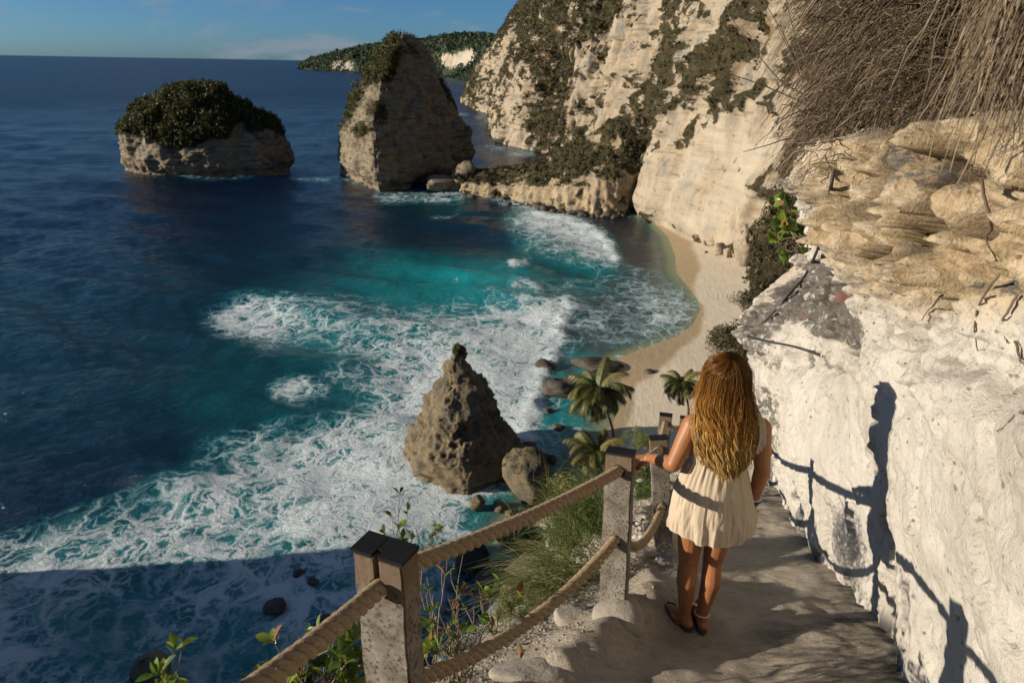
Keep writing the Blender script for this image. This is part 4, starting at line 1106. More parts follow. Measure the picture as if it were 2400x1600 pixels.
for k, (u, v, w, h, lb) in enumerate([(1678, 572, 30, 30, 'pale broken block at the cliff foot, farthest of the fallen blocks'), (1690, 590, 34, 24, 'grey broken block among the fallen blocks at the cliff foot'), (1706, 598, 26, 20, 'small grey block next to the tan leaning slab'), (1655, 592, 9, 4, 'tiny dark stone alone on the upper beach'), (1660, 558, 8, 4, 'tiny dark stone on the sand near the cliff')]):
    boulder('fallen_block', u, v, w, h, lb, 62 + k, cliff_m if k < 3 else wetrock_m, z=1.4, sink=0.25, sub=3)
# jumbled rocks along the spur foot
rs = np.random.default_rng(5)
prts = []
for k in range(150):
    t_ = rs.random(); P_ = SPX[0][0], SPX[-2][0]
    u = 1100 + 380 * t_; v = np.interp(u, [1085, 1180, 1250, 1320, 1400, 1480], [452, 466, 478, 494, 504, 500]) + rs.normal() * 5 - 2
    p = on_z(u, v, 0.2); s_ = 0.4 + 1.5 * rs.random() ** 2
    V, Fq = rock_mesh((s_ * 1.2, s_, s_ * .8), 300 + k % 9, 2)
    prts.append((V + p, Fq))
v_, f_ = join(prts)
jr = mesh('shore_rubble', v_, f_, wetrock_m, attrs={'veg': np.zeros(len(v_)), 'pale': np.zeros(len(v_))})
tag(jr, 'jumbled brown rocks along the waterline of the spur', kind='stuff')
# rounded outcrop between the tall stack and the spur
for k, (u, v, w, h, lb) in enumerate([(1032, 448, 70, 34, 'low grey rock joining the tall stack to the spur, nearer the stack'), (1085, 446, 72, 62, 'rounded grey outcrop between the tall stack and the spur')]):
    boulder('outcrop', u, v, w, h, lb, 81 + k, stack_m, sink=0.2, sub=4)

# ------------------------------------------------------------------ palms
def plain(name, col, rough=0.7, spec=0.3, var=0.25, scale=8.0, bump=0.3, dist=0.01, stretch=(1, 1, 1)):
    m = M(name, rough, spec)
    o = m.scaled(m.obj(), stretch)
    n = m.noise(o, scale, 6, 0.65)
    m.set(Base_Color=m.ramp(n, [(0.28, tuple(c * (1 - var) for c in col)), (0.72, tuple(min(1, c * (1 + var)) for c in col))]), Normal=m.bump(n, bump, dist))
    return m.m
trunk_m = plain('palm_bark', (0.17, 0.14, 0.105), 0.9, 0.1, 0.35, 6, 0.6, 0.03, (1, 1, 5))
frond_m = foliage_material('palm_frond', [(0.0, (0.07, 0.085, 0.02)), (0.5, (0.12, 0.135, 0.03)), (1.0, (0.24, 0.20, 0.06))], 0.5, 0.3, 0.4)
coco_m = plain('coconut_husk', (0.16, 0.12, 0.03), 0.6)
def frond_data(name, length, droop, seed):
    rs = np.random.default_rng(seed)
    n = 22; t = np.linspace(0, 1, n)
    ang = math.radians(40) - droop * t ** 1.3
    dl = length / n
    x = np.cumsum(np.cos(ang)) * dl; z = np.cumsum(np.sin(ang)) * dl
    C = np.stack([x, 0.06 * length * np.sin(t * 2 + seed) * t, z], 1)
    parts = [tube(C, 0.035 * (1 - t * 0.85), 5)]
    V = []; Fq = []
    m_ = 46
    for side in (-1, 1):
        for k in range(m_):
            s_ = 0.10 + 0.88 * k / m_
            i = s_ * (n - 1); a = int(i); f = i - a
            p = C[a] * (1 - f) + C[min(a + 1, n - 1)] * f
            tg = C[min(a + 1, n - 1)] - C[max(a - 1, 0)]; tg /= np.linalg.norm(tg)
            L = length * 0.25 * (math.sin(math.pi * min(1, s_ * 0.85 + 0.12)) ** 0.6) * (0.85 + 0.3 * rs.random())
            d = np.array([0, side, 0]) * 0.82 + tg * 0.62 + np.array([0, 0, -0.25 - 0.2 * rs.random()]); d /= np.linalg.norm(d)
            wv = tg * 0.045 * length / 3.5
            mid = p + d * L * 0.5 + np.array([0, 0, 0.02]); end = p + d * L + np.array([0, 0, -L * (0.35 + .35 * rs.random())])
            b = len(V)
            V += [p - wv * .5, p + wv * .5, mid + wv, mid - wv, end]
            Fq.append((b, b + 1, b + 2, b + 3)); Fq.append((b + 3, b + 2, b + 4, b + 4))
    V = np.array(V); Fq = np.array(Fq)
    q = Fq[::2]; tr = Fq[1::2, :3]
    v_, f_ = join(parts + [(V, [q, tr])])
    o = mesh(name, v_, f_, frond_m, None, False, {'tone': np.clip(0.3 + 0.6 * rs.random() + 0.2 * v_[:, 0] / length, 0, 1)})
    me = o.data
    bpy.data.objects.remove(o)
    return me
FR = [frond_data('frond', 3.6, math.radians(dr), k + 1) for k, dr in enumerate((95, 120, 140, 70, 155, 110))]
def palm(crown_px, depth_y, base_xy, label, scale=1.0, nfr=26, seed=0, group='coconut palms at the back of the beach'):
    rs = np.random.default_rng(900 + seed)
    top = at_y(crown_px[0], crown_px[1], depth_y)
    b = np.array([base_xy[0], base_xy[1], base_xy[2]])
    root = empty('coconut_palm', tuple(b)); tag(root, label, 'palm tree', group)
    t = np.linspace(0, 1, 40)[:, None]
    C = (top - b) * t + np.array([0.5, -0.3, 0]) * np.sin(t * math.pi) * 0.8
    rad = np.interp(t[:, 0], [0, 0.08, 1], [0.24, 0.17, 0.11]) * (1 + 0.06 * (np.arange(40) % 2))
    v_, f_ = tube(C, rad, 12)
    mesh('trunk', v_, f_, trunk_m, root)
    tl = top - b
    for k in range(nfr):
        o = bpy.data.objects.new('frond', FR[k % 6] if k < nfr - 5 else FR[4])
        COL.objects.link(o); o.parent = root
        lvl = k / nfr
        o.location = tuple(tl + [0, 0, 0.08])
        o.rotation_euler = (rs.normal() * 0.15, math.radians(np.interp(lvl, [0, 0.3, 1], [-38, -12, 38])) + rs.normal() * 0.1, k * 2.399 + rs.normal() * 0.15)
        s_ = scale * (0.85 + 0.3 * rs.random()); o.scale = (s_, s_, s_)
    for k in range(6):
        V, Fq = ICO[2]
        a = k * 1.05
        mesh('coconut', V * np.array([.12, .12, .15]) * scale + tl + np.array([math.cos(a) * .22, math.sin(a) * .22, -0.25]) * scale, Fq, coco_m, root)
    return root
pb = on_z(1440, 1032, 1.0)
palm((1402, 925), 71.0, (pb[0], pb[1], 0.8), 'tall coconut palm standing out against the water left of the girl', 1.22, 38, 1)
pb = on_z(1612, 985, 1.2)
palm((1598, 905), 79.5, (pb[0], pb[1], 1.0), 'smaller coconut palm against the sand just left of the girl\'s hair', 0.92, 26, 2)
pb = on_z(1425, 1130, 1.0)
palm((1398, 1066), 62.0, (pb[0], pb[1], 0.9), 'low coconut palm half hidden behind the middle post', 1.0, 24, 3)
pb = on_z(1240, 1345, 0.6)
palm((1228, 1262), 52.5, (pb[0], pb[1], 0.4), 'dark shaded palm seen just below the near rope', 0.75, 22, 4)
pb = on_z(1330, 1370, 0.8)
palm((1320, 1300), 51.0, (pb[0], pb[1], 0.6), 'dark shaded palm behind the long grass tuft', 0.7, 20, 5)

# ------------------------------------------------------------------ little things on the beach and cliff
signw_m = plain('white_board', (0.8, 0.8, 0.78), 0.6, 0.3, 0.04)
pole_m = plain('weathered_pole', (0.13, 0.10, 0.07), 0.9, 0.1)
def boxm(sx_, sy_, sz_, c=(0, 0, 0)):
    V = np.array([[x, y, z] for x in (-.5, .5) for y in (-.5, .5) for z in (-.5, .5)]) * [sx_, sy_, sz_] + np.asarray(c)
    return V, np.array([[0, 1, 3, 2], [4, 6, 7, 5], [0, 4, 5, 1], [2, 3, 7, 6], [0, 2, 6, 4], [1, 5, 7, 3]])
for (u, v, lb) in ((1708, 694, 'small white notice board on the sand by the row of thin stakes'), (1755, 690, 'small white board on the sand near the foot of the rock face')):
    p = on_z(u, v, 1.5)
    r_ = empty('notice_board', tuple(p)); tag(r_, lb, 'sign', 'white boards on the beach')
    V, Fq = boxm(.75, .04, .75, (0, 0, 0.75)); mesh('panel', V, Fq, signw_m, r_, False)
    for s_ in (-.3, .3):
        V, Fq = boxm(.05, .05, .9, (s_, .05, 0.15)); mesh('leg', V, Fq, pole_m, r_, False)
for k in range(9):
    p = on_z(1659 + k * 11.5, 699 - k * 0.9 + (k % 3), 1.4)
    v_, f_ = tube(np.array([[0, 0, -0.3], [0.02, 0, .4], [0.03 * (-1) ** k, 0, 0.9 + 0.15 * (k % 3)]]), 0.035, 6)
    tag(mesh('stake', v_, f_, pole_m, loc=tuple(p)), 'thin wooden stake in the row across the sand', 'stake', 'stakes in a row across the beach')
hp = at_y(1278, 128, 425)
r_ = empty('lookout_hut', tuple(hp)); tag(r_, 'tiny orange and dark hut on a stilt in the dark gully of the cliff', 'hut')
hut_o = plain('orange_cloth', (0.55, 0.20, 0.03), 0.8); thatch_m = plain('thatch', (0.06, 0.05, 0.04), 0.95)
a8 = np.arange(8) * np.pi / 4
V = np.concatenate([np.stack([1.9 * np.cos(a8), 1.9 * np.sin(a8), np.full(8, 1.4)], 1), [[0, 0, 3.2]]]); mesh('roof', V, np.array([[i, (i + 1) % 8, 8] for i in range(8)]), thatch_m, r_, False)
V, Fq = boxm(2.4, 2.4, 1.3, (0, 0, 0.6)); mesh('wall', V, Fq, hut_o, r_, False)
v_, f_ = tube(np.array([[0, 0, 0], [0, .2, -4], [0.1, .5, -7.]]), 0.25, 6); mesh('stilt', v_, f_, pole_m, r_)
gb = on_z(375, 1590, 0.4)
V, Fq = rock_mesh((1.5, 1.6, 1.9), 97, 3, 0.10); tag(mesh('concrete_block', V, Fq, stack_m, attrs={'veg': np.zeros(len(V)), 'pale': np.zeros(len(V))}, loc=(gb[0] - 0.6, gb[1], 0.7)), 'pale grey block standing in the shaded water at the bottom left', 'block')
# ------------------------------------------------------------------ rope rail beside the path
wood = M('weathered_post', 0.85, 0.25)
O = wood.obj()
gn = wood.noise(wood.scaled(O, (1, 1, 0.06)), 55, 5, 0.65); bl = wood.noise(O, 9, 5, 0.6); spk = wood.noise(O, 75, 4, 0.72); sc1 = wood.noise(wood.scaled(O, (1.0, 1.0, 0.5)), 26, 4, 0.6)
wc = wood.ramp(bl, [(0.30, (0.11, 0.09, 0.07)), (0.50, (0.20, 0.18, 0.15)), (0.72, (0.31, 0.29, 0.25))])
wc = wood.mix(wood.step(gn, 0.50, 0.72, 0, 0.55), wc, (0.15, 0.12, 0.09))
wc = wood.mix(wood.math('MULTIPLY', wood.step(spk, 0.50, 0.60), wood.step(sc1, 0.30, 0.55)), wc, (0.055, 0.048, 0.042))
zz_ = wood.sep(O)[2]
wc = wood.mix(wood.step(wood.math('ADD', zz_, wood.math('MULTIPLY', wood.math('SUBTRACT', bl, 0.5), 0.10)), -0.16, -0.06, 0, 0.75), wc, (0.13, 0.085, 0.05))
wood.set(Base_Color=wc, Normal=wood.bump(wood.math('ADD', gn, wood.math('MULTIPLY', spk, 0.5)), 0.5, 0.004))
cap_m = plain('tarred_top', (0.010, 0.010, 0.011), 0.7, 0.2, 0.35, 18, 0.4, 0.003)
conc_m = plain('rough_concrete', (0.27, 0.245, 0.205), 0.92, 0.15, 0.3, 9, 0.9, 0.02)
POSTS = [  # top centre (x, y, z below camera), foot centre (x, y), width, thickness, yaw, upper hole, lower hole, label
    (-0.74, 0.22, -0.66, -0.76, 0.18, 0.17, 0.09, -24, 0.10, 0.52, 'nearest post of the rope rail, just left of the camera'),
    (-0.363, 1.633, -1.335, -0.35, 1.60, 0.172, 0.092, -24, 0.105, 0.56, 'thick brown and grey rail post with a slotted dark top in the foreground'),
    (0.556, 2.97, -1.80, 0.568, 2.845, 0.140, 0.080, -22, 0.085, 0.47, 'speckled grey rail post beside the girl\'s outstretched hand'),
    (1.045, 4.215, -2.43, 1.14, 4.02, 0.125, 0.075, -4, 0.075, 0.50, 'leaning grey rail post just beyond the girl\'s arm'),
    (1.62, 6.32, -3.37, 1.60, 6.25, 0.13, 0.075, -14, 0.08, 0.50, 'far grey rail post standing out against the beach'),
    (2.35, 8.15, -4.38, 2.36, 8.1, 0.13, 0.075, -18, 0.08, 0.50, 'rail post hidden behind the girl, fifth down the steps'),
    (3.35, 10.1, -5.65, 3.36, 10.05, 0.13, 0.075, -24, 0.08, 0.50, 'rail post hidden behind the girl, lowest on the steps')]
HOLES = []
def post(spec):
    tx_, ty_, tz_, fx, fy, w, th, yaw, uh, lh, lb = spec
    top = np.array([tx_, ty_, CAMZ + tz_]); gz = float(ground_z(fx, fy)) - 0.06
    foot = np.array([fx, fy, gz]); ax = top - foot; Ht = np.linalg.norm(ax); ax /= Ht
    a = math.radians(yaw); ex_ = np.array([math.cos(a), math.sin(a), 0]); ex_ -= ax * (ex_ @ ax); ex_ /= np.linalg.norm(ex_); ey_ = np.cross(ax, ex_)
    Mx = Matrix(((ex_[0], ey_[0], ax[0], top[0]), (ex_[1], ey_[1], ax[1], top[1]), (ex_[2], ey_[2], ax[2], top[2]), (0, 0, 0, 1)))
    root = empty('rail_post'); root.matrix_world = Mx
    tag(root, lb, 'post', 'posts of the rope rail')
    bm = bmesh.new()
    bmesh.ops.create_cube(bm, size=1.0)
    for v in bm.verts: v.co = Vector((v.co.x * w, v.co.y * th, (v.co.z - 0.5) * Ht))
    bmesh.ops.bevel(bm, geom=bm.edges[:], offset=0.006, segments=2, affect='EDGES')
    bmesh.ops.subdivide_edges(bm, edges=[e for e in bm.edges if e.calc_length() > 0.3], cuts=24)
    for v in bm.verts:
        n_ = math.sin(v.co.z * 23 + v.co.x * 60) * 0.0012 + math.sin(v.co.z * 61 + 2 * v.co.y * 90) * 0.0008
        v.co.x += n_; v.co.y += n_ * 0.7
    me = bpy.data.meshes.new('shaft'); bm.to_mesh(me); bm.free()
    sh = bpy.data.objects.new('shaft', me); COL.objects.link(sh); me.materials.append(wood.m)
    tmp = []
    for hz, rad in ((uh, 0.034), (lh, 0.034)):
        bm = bmesh.new(); bmesh.ops.create_cone(bm, cap_ends=True, segments=20, radius1=rad, radius2=rad, depth=0.4, matrix=Matrix.Translation((0, 0, -hz)) @ Matrix.Rotation(math.pi / 2, 4, 'X'))
        cm = bpy.data.meshes.new('cut'); bm.to_mesh(cm); bm.free(); co = bpy.data.objects.new('cut', cm); COL.objects.link(co); tmp.append(co)
        HOLES.append((Mx @ Vector((0, -th / 2, -hz)), Mx @ Vector((0, 0, -hz)), Mx @ Vector((0, th / 2, -hz))))
    if lb.startswith('thick'):                                       # slot sawn from the top down to the rope
        V, Fq = boxm(0.022, 0.05, 0.14, (-0.004, -th / 2, -0.045)); co = mesh('cut', V, Fq[:, ::-1], None, None, False)
        bm = bmesh.new(); bm.from_mesh(co.data); bmesh.ops.recalc_face_normals(bm, faces=bm.faces); bm.to_mesh(co.data); bm.free(); tmp.append(co)
    for co in tmp:
        md = sh.modifiers.new('hole', 'BOOLEAN'); md.object = co; md.operation = 'DIFFERENCE'; md.solver = 'EXACT'
    dg = bpy.context.evaluated_depsgraph_get()
    nm = bpy.data.meshes.new_from_object(sh.evaluated_get(dg))
    sh.modifiers.clear(); sh.data = nm; nm.name = 'shaft'
    if not nm.materials: nm.materials.append(wood.m)
    for co in tmp: bpy.data.objects.remove(co)
    sh.parent = root
    cw, cd = w + 0.003, th + 0.003
    V, Fq = boxm(cw, cd, 0.012, (0, 0, 0.005))
    if lb.startswith('thick'):
        p1_ = boxm(cw / 2 - 0.013, cd, 0.012, (-(cw / 4 + 0.0105), 0, 0.005)); p2_ = boxm(cw / 2 - 0.005, cd, 0.012, (cw / 4 + 0.0025, 0, 0.005))
        p3_ = boxm(0.021, cd * 0.70, 0.011, (-0.004, cd * 0.15, 0.0052))
        V, Fq = join([p1_, p2_, p3_])
    cp = mesh('tarred_top', V, Fq, cap_m, root, False)
    # concrete foot poured around the shaft
    V, Fq = rock_mesh((0.155 if w > .12 else .15, 0.15, 0.12), 70 + len(HOLES), 3, 0.12)
    fo = mesh('concrete_foot', V, Fq, conc_m, root)
    fo.matrix_parent_inverse = Mx.inverted()
    fo.location = (fx + 0.03, fy - 0.07, gz + 0.035)
    return root
bpy.context.view_layer.update()
for s_ in POSTS: post(s_)

rope_m = M('jute_rope', 0.95, 0.1)
O = rope_m.obj()
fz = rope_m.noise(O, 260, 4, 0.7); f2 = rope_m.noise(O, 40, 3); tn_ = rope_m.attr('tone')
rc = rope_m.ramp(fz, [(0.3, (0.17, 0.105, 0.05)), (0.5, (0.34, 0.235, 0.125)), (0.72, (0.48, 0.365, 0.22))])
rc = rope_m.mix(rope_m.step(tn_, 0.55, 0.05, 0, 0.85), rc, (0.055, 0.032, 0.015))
rope_m.set(Base_Color=rc, Normal=rope_m.bump(rope_m.math('ADD', fz, f2), 0.9, 0.006), Sheen_Weight=0.3, Sheen_Roughness=0.5)
fib_m = plain('rope_fibre', (0.55, 0.42, 0.26), 0.9, 0.1)
def rope(name, pts, label, lay=0.135, rad=0.0285):
    L = np.concatenate([[0], np.cumsum(np.linalg.norm(np.diff(pts, axis=0), axis=1))])
    n = int(L[-1] / 0.006); s_ = np.linspace(0, L[-1], n)
    C = np.stack([np.interp(s_, L, pts[:, k]) for k in range(3)], 1)
    ker = np.ones(9) / 9
    for k in range(3): C[4:-4, k] = np.convolve(C[:, k], ker, 'valid')
    T, N, B = frames(C)
    ns = 30; a = np.arange(ns) * 2 * np.pi / ns
    tw = s_ / lay * 2 * np.pi
    ph = a[None] - tw[:, None]
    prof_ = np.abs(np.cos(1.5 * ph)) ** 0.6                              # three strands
    r = rad * (0.58 + 0.46 * prof_) * (1 + 0.03 * fbm(C * 30, 2, 301)[:, None])
    V = C[:, None] + r[..., None] * (np.cos(a)[None, :, None] * N[:, None] + np.sin(a)[None, :, None] * B[:, None])
    i, j = np.meshgrid(np.arange(n - 1), np.arange(ns), indexing='ij'); j2 = (j + 1) % ns
    Fq = np.stack([i * ns + j, i * ns + j2, (i + 1) * ns + j2, (i + 1) * ns + j], -1).reshape(-1, 4)[:, ::-1]
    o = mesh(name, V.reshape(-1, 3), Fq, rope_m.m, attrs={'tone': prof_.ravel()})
    tag(o, label, 'rope')
    # loose fibres standing off the strands
    k = 2600; ii = RNG.integers(2, n - 2, k); aa = RNG.random(k) * 2 * np.pi
    near = np.argsort(np.linalg.norm(C[ii] - CAMP, axis=1))[:1900]; ii = ii[near]; aa = aa[near]; k = len(ii)
    dr = np.cos(aa)[:, None] * N[ii] + np.sin(aa)[:, None] * B[ii]
    ln = 0.004 + 0.012 * RNG.random(k)[:, None] ** 2
    p0 = C[ii] + dr * rad * 0.92
    p1 = p0 + (dr * 0.8 + T[ii] * RNG.normal(size=(k, 1)) * 0.7) * ln; p2 = p1 + (dr * 0.3 + RNG.normal(size=(k, 3)) * 0.6) * ln
    v_, f_ = strands(np.stack([p0, p1, p2], 1), np.tile([0.0005, 0.0004, 0.0002], (k, 1)), 3)
    fb = mesh('fibre', v_, f_, fib_m, o); fb['kind'] = 'stuff'
    return o
def rail_points(which, sags, extra=None):
    H = HOLES[which::2]; out = []
    for k in range(len(H)):
        f, c_, b = [np.array(p) for p in H[k]]
        out += [f, c_, b]
        if k < len(H) - 1:
            g = np.array(H[k + 1][0])
            for t_ in np.linspace(0.06, 0.94, 26):
                p = b * (1 - t_) + g * t_; p[2] -= sags[k] * 4 * t_ * (1 - t_)
                if k == 0: pass
                out.append(p)
    first = out[0] + (out[0] - out[3]) / np.linalg.norm(out[0] - out[3]) * 0.35
    return np.array([first] + out)
UP = rail_points(0, [0.05, 0.030, 0.03, 0.08, 0.08, 0.08])
LOW = rail_points(1, [0.10, 0.13, 0.20, 0.20, 0.2, 0.2])
rope('handrail_rope', UP, 'thick twisted jute rope running through the tops of the rail posts')
rope('lower_rope', LOW, 'sagging lower jute rope threaded through the middle of the rail posts')

# ------------------------------------------------------------------ plants near the path
twig_m = plain('twig_bark', (0.19, 0.15, 0.11), 0.9, 0.1, 0.3, 30)
leaf_m = foliage_material('glossy_leaf', [(0.0, (0.07, 0.15, 0.015)), (0.6, (0.15, 0.27, 0.03)), (1.0, (0.32, 0.40, 0.05))], 0.32, 0.3, 0.5)
dryleaf_m = foliage_material('dry_leaf', [(0.0, (0.20, 0.08, 0.03)), (1.0, (0.32, 0.16, 0.05))], 0.7, 0.2, 0.2)
def leaf_mesh(name, L, Wd, matl, fold=0.25, seed=0, ov=1.35):
    t = np.linspace(0, 1, 8); w = Wd * np.sin(np.pi * t ** ov) ** 0.8 * (1 - 0.15 * t); w[0] = 0.06 * Wd
    x = t * L; z = -0.18 * L * t ** 2
    V = np.concatenate([np.stack([x, -w, z + fold * w], 1), np.stack([x, 0 * w, z], 1), np.stack([x, w, z + fold * w], 1)])
    Fq = [(k, k + 1, 8 + k + 1, 8 + k) for k in range(7)] + [(8 + k, 8 + k + 1, 16 + k + 1, 16 + k) for k in range(7)]
    rs = np.random.default_rng(seed)
    o = mesh(name, V, np.array(Fq), matl, attrs={'tone': np.full(24, rs.random())}); me = o.data; bpy.data.objects.remove(o)
    return me
LEAVES = [leaf_mesh('leaf', 1, .26, leaf_m, .3, k) for k in range(5)]
BROAD = [leaf_mesh('leaf', 1, .40, leaf_m, .25, 20 + k, 0.85) for k in range(5)]
DRY = leaf_mesh('leaf', 1, .24, dryleaf_m, .6, 40)
def shrub(name, root_pt, label, twigs, leaf_len, data, seed, bare=0.25, per=(4, 7), group=None, dry=0.06, rad=0.004):
    """twigs: list of (start, tip) offsets; leaves sit in rosettes at the tips and along the upper part"""
    rs = np.random.default_rng(seed)
    r_ = empty(name, tuple(root_pt)); tag(r_, label, 'shrub', group)
    parts = []; n = 0
    for (a, b) in twigs:
        a = np.array(a, float); b = np.array(b, float)
        L = np.linalg.norm(b - a)
        mid = (a + b) / 2 + rs.normal(size=3) * 0.10 * L
        q = (a * .25 + b * .75) + rs.normal(size=3) * 0.07 * L
        C = catmull([a, mid, q, b], 14)
        parts.append(tube(C, np.linspace(rad, rad * 0.4, 14), 5))
        tips = [(C[-1], C[-1] - C[-3])]
        for _ in range(rs.integers(1, 4)):
            k = rs.integers(5, 12); d = (C[k + 1] - C[k]) / np.linalg.norm(C[k + 1] - C[k]) + rs.normal(size=3) * 0.8
            d /= np.linalg.norm(d); e = C[k] + d * L * (0.15 + 0.25 * rs.random())
            C2 = catmull([C[k], (C[k] + e) / 2 + rs.normal(size=3) * .03 * L, e], 7); parts.append(tube(C2, np.linspace(rad * .6, rad * .3, 7), 4))
            tips.append((e, e - C2[-3]))
        for (p, d) in tips:
            if rs.random() < bare: continue
            d = d / (np.linalg.norm(d) + 1e-9)
            for j in range(rs.integers(*per)):
                if n > 240: break
                o = bpy.data.objects.new('leaf', DRY if rs.random() < dry else data[rs.integers(5)]); COL.objects.link(o); o.parent = r_
                ang = j * 2.4 + rs.random()
                side = np.cross(d, [0.3, 0.2, 1.0]); side /= np.linalg.norm(side) + 1e-9; s2 = np.cross(d, side)
                out = math.cos(ang) * side + math.sin(ang) * s2
                xd = d * (0.55 + 0.3 * rs.random()) + out * 0.75 + np.array([0, 0, 0.15]); xd /= np.linalg.norm(xd)
                zd = d - xd * (d @ xd); zd = zd + rs.normal(size=3) * .2; zd -= xd * (zd @ xd); zd /= np.linalg.norm(zd); yd = np.cross(zd, xd)
                s_ = leaf_len * (0.65 + 0.6 * rs.random())
                pp = p - d * rs.random() * leaf_len * 0.5
                o.matrix_local = Matrix(((xd[0] * s_, yd[0] * s_, zd[0] * s_, pp[0]), (xd[1] * s_, yd[1] * s_, zd[1] * s_, pp[1]), (xd[2] * s_, yd[2] * s_, zd[2] * s_, pp[2]), (0, 0, 0, 1)))
                n += 1
    v_, f_ = join(parts); mesh('twigs', v_, f_, twig_m, r_)
    return r_
def dep(p): return float((p - CAMP) @ (R3 @ np.array([0, 0, -1.0])))
def along_face(pts, out, n):
    q = catmull([(u, v, 0) for u, v in pts], n); d_ = np.array([dep(on_face(u, v)) for u, v, _ in q])
    d_ = np.array([d_[max(0, i - 3):i + 4].min() for i in range(n)]); d_ = np.convolve(np.pad(d_, 4, mode='edge'), np.ones(9) / 9, 'valid')
    return np.array([at_d(u, v, dd - out) for (u, v, _), dd in zip(q, d_)])
def px_twigs(D, root_px, tips, rs, spread=0.12):
    r0 = at_d(root_px[0], root_px[1], D); out = []
    for (u, v, dd) in tips:
        out.append(((rs.normal(size=3) * 0.05).tolist(), (at_d(u, v, D + dd) - r0).tolist()))
    return r0, out
rs = np.random.default_rng(3)
r0, tw = px_twigs(2.35, (770, 1690), [(640, 1500, -.1), (665, 1560, .0), (690, 1540, .1), (720, 1490, .1), (745, 1478, 0), (760, 1520, .1), (790, 1470, .15), (800, 1500, .05), (815, 1540, -.05), (835, 1518, .1), (700, 1580, -.1), (735, 1560, 0),
        (765, 1570, -.1), (600, 1590, -.1), (785, 1555, .1), (810, 1580, 0), (660, 1600, 0), (840, 1560, .15)], rs)
shrub('leafy_shrub', r0, 'bright green leafy shrub left of the slotted post at the bottom', tw, 0.060, LEAVES, 31, 0.10)
r0, tw = px_twigs(2.75, (1060, 1640), [(1000, 1350, .1), (1005, 1375, 0), (1045, 1335, .2), (1050, 1400, 0), (1085, 1300, .3), (1065, 1320, .2), (1030, 1440, -.1), (1010, 1460, 0), (1020, 1500, 0), (1110, 1420, .2), (1135, 1450, .2), (1150, 1390, .3), (1100, 1370, .3), (1170, 1360, .35), (1090, 1480, 0), (1060, 1460, .1), (1010, 1420, .05), (1040, 1420, .05), (1000, 1520, -.1), (1080, 1540, 0)], rs)
shrub('twiggy_shrub', r0, 'half bare twiggy shrub with a few green leaves right of the slotted post', tw, 0.058, LEAVES, 32, 0.48, (2, 5), None, 0.15)
r0, tw = px_twigs(2.6, (955, 1420), [(938, 1150, .1), (955, 1195, .1), (935, 1230, 0), (975, 1238, .1), (1015, 1240, .15), (1030, 1232, .2), (952, 1260, 0)], rs)
shrub('sprig', r0, 'thin sprig with small leaves rising behind the slotted post', tw, 0.040, LEAVES, 33, 0.28, (2, 5), None, 0.0, 0.003)
r0, tw = px_twigs(1.35, (330, 1760), [(380, 1572, 0), (400, 1580, .03), (415, 1590, -.03), (392, 1604, 0)], rs)
shrub('sprig', r0, 'small sprig of bright leaves under the rope at the bottom left', tw, 0.032, LEAVES, 34, 0.1, (3, 6), None, 0.0, 0.002)
# broad leaved shrub hanging on the rock face
ds_ = dep(on_face(1915, 540)) - 0.45
r0 = at_d(1895, 560, ds_ + 0.1)
tw = []
for (u, v) in [(1815, 560), (1830, 520), (1850, 470), (1865, 440), (1890, 450), (1905, 480), (1840, 600), (1880, 500), (1870, 540), (1900, 520), (1920, 560), (1895, 590), (1860, 580), (1930, 500), (1825, 545), (1850, 545), (1880, 470), (1910, 600), (1865, 500), (1940, 540), (1835, 580), (1850, 500), (1870, 580), (1885, 460), (1855, 610), (1890, 530), (1820, 600), (1840, 545)]:
    tw.append(((rs.normal(size=3) * 0.1).tolist(), (at_d(u, v, ds_ - 0.05 + rs.normal() * .10) - r0).tolist()))
shrub('broad_leaved_shrub', r0, 'shrub with big glossy green leaves growing from the rock face', tw, 0.105, BROAD, 35, 0.0, (6, 11), None, 0.07, 0.008)

grass_m = foliage_material('grass_blade', [(0.0, (0.07, 0.12, 0.02)), (0.5, (0.17, 0.23, 0.055)), (0.8, (0.36, 0.33, 0.15)), (1.0, (0.48, 0.38, 0.23))], 0.6, 0.25, 0.3)
straw_m = foliage_material('dry_straw', [(0.0, (0.045, 0.031, 0.020)), (0.4, (0.14, 0.100, 0.064)), (0.75, (0.28, 0.215, 0.145)), (1.0, (0.46, 0.37, 0.26))], 0.7, 0.2, 0.25)
def tuft(name, root_pt, label, n, length, dirn, spread, droop, seed, rad=0.0022, matl=None, lo=0.0, hi=1.0, cat='grass tuft', src=0.12):
    rs = np.random.default_rng(seed); m_ = 12
    d = np.asarray(dirn, float)[None] + rs.normal(size=(n, 3)) * spread; d /= np.linalg.norm(d, axis=1)[:, None]
    L = length * (0.45 + 0.6 * rs.random((n, 1)))
    t = np.linspace(0, 1, m_)[None, :, None]
    p = rs.normal(size=(n, 1, 3)) * src + d[:, None] * L[:, None] * t + np.array([0, 0, -1.0]) * droop * (L[:, None] * t) ** 2 / length
    r = rad * (1 - 0.85 * t[..., 0]) * (0.7 + 0.6 * rs.random((n, 1)))
    v_, f_, tn2 = strands(p, r, 3, lo + (hi - lo) * rs.random(n))
    rt = empty(name, tuple(root_pt)); tag(rt, label, cat)
    o = mesh('blades', v_, f_, matl or grass_m, rt, True, {'tone': tn2}); o['kind'] = 'stuff'
    return rt
def gp(u, v, lift=0.0):
    """where the line of sight meets the ground of path and slope"""
    d = ray(u, v); q = CAMP + d * np.linspace(1.2, 14, 1300)[:, None]
    hit = np.nonzero(q[:, 2] <= ground_z(q[:, 0], q[:, 1]))[0]
    best = q[hit[0]] if len(hit) else CAMP + d * 4.0
    return best + np.array([0, 0, lift])
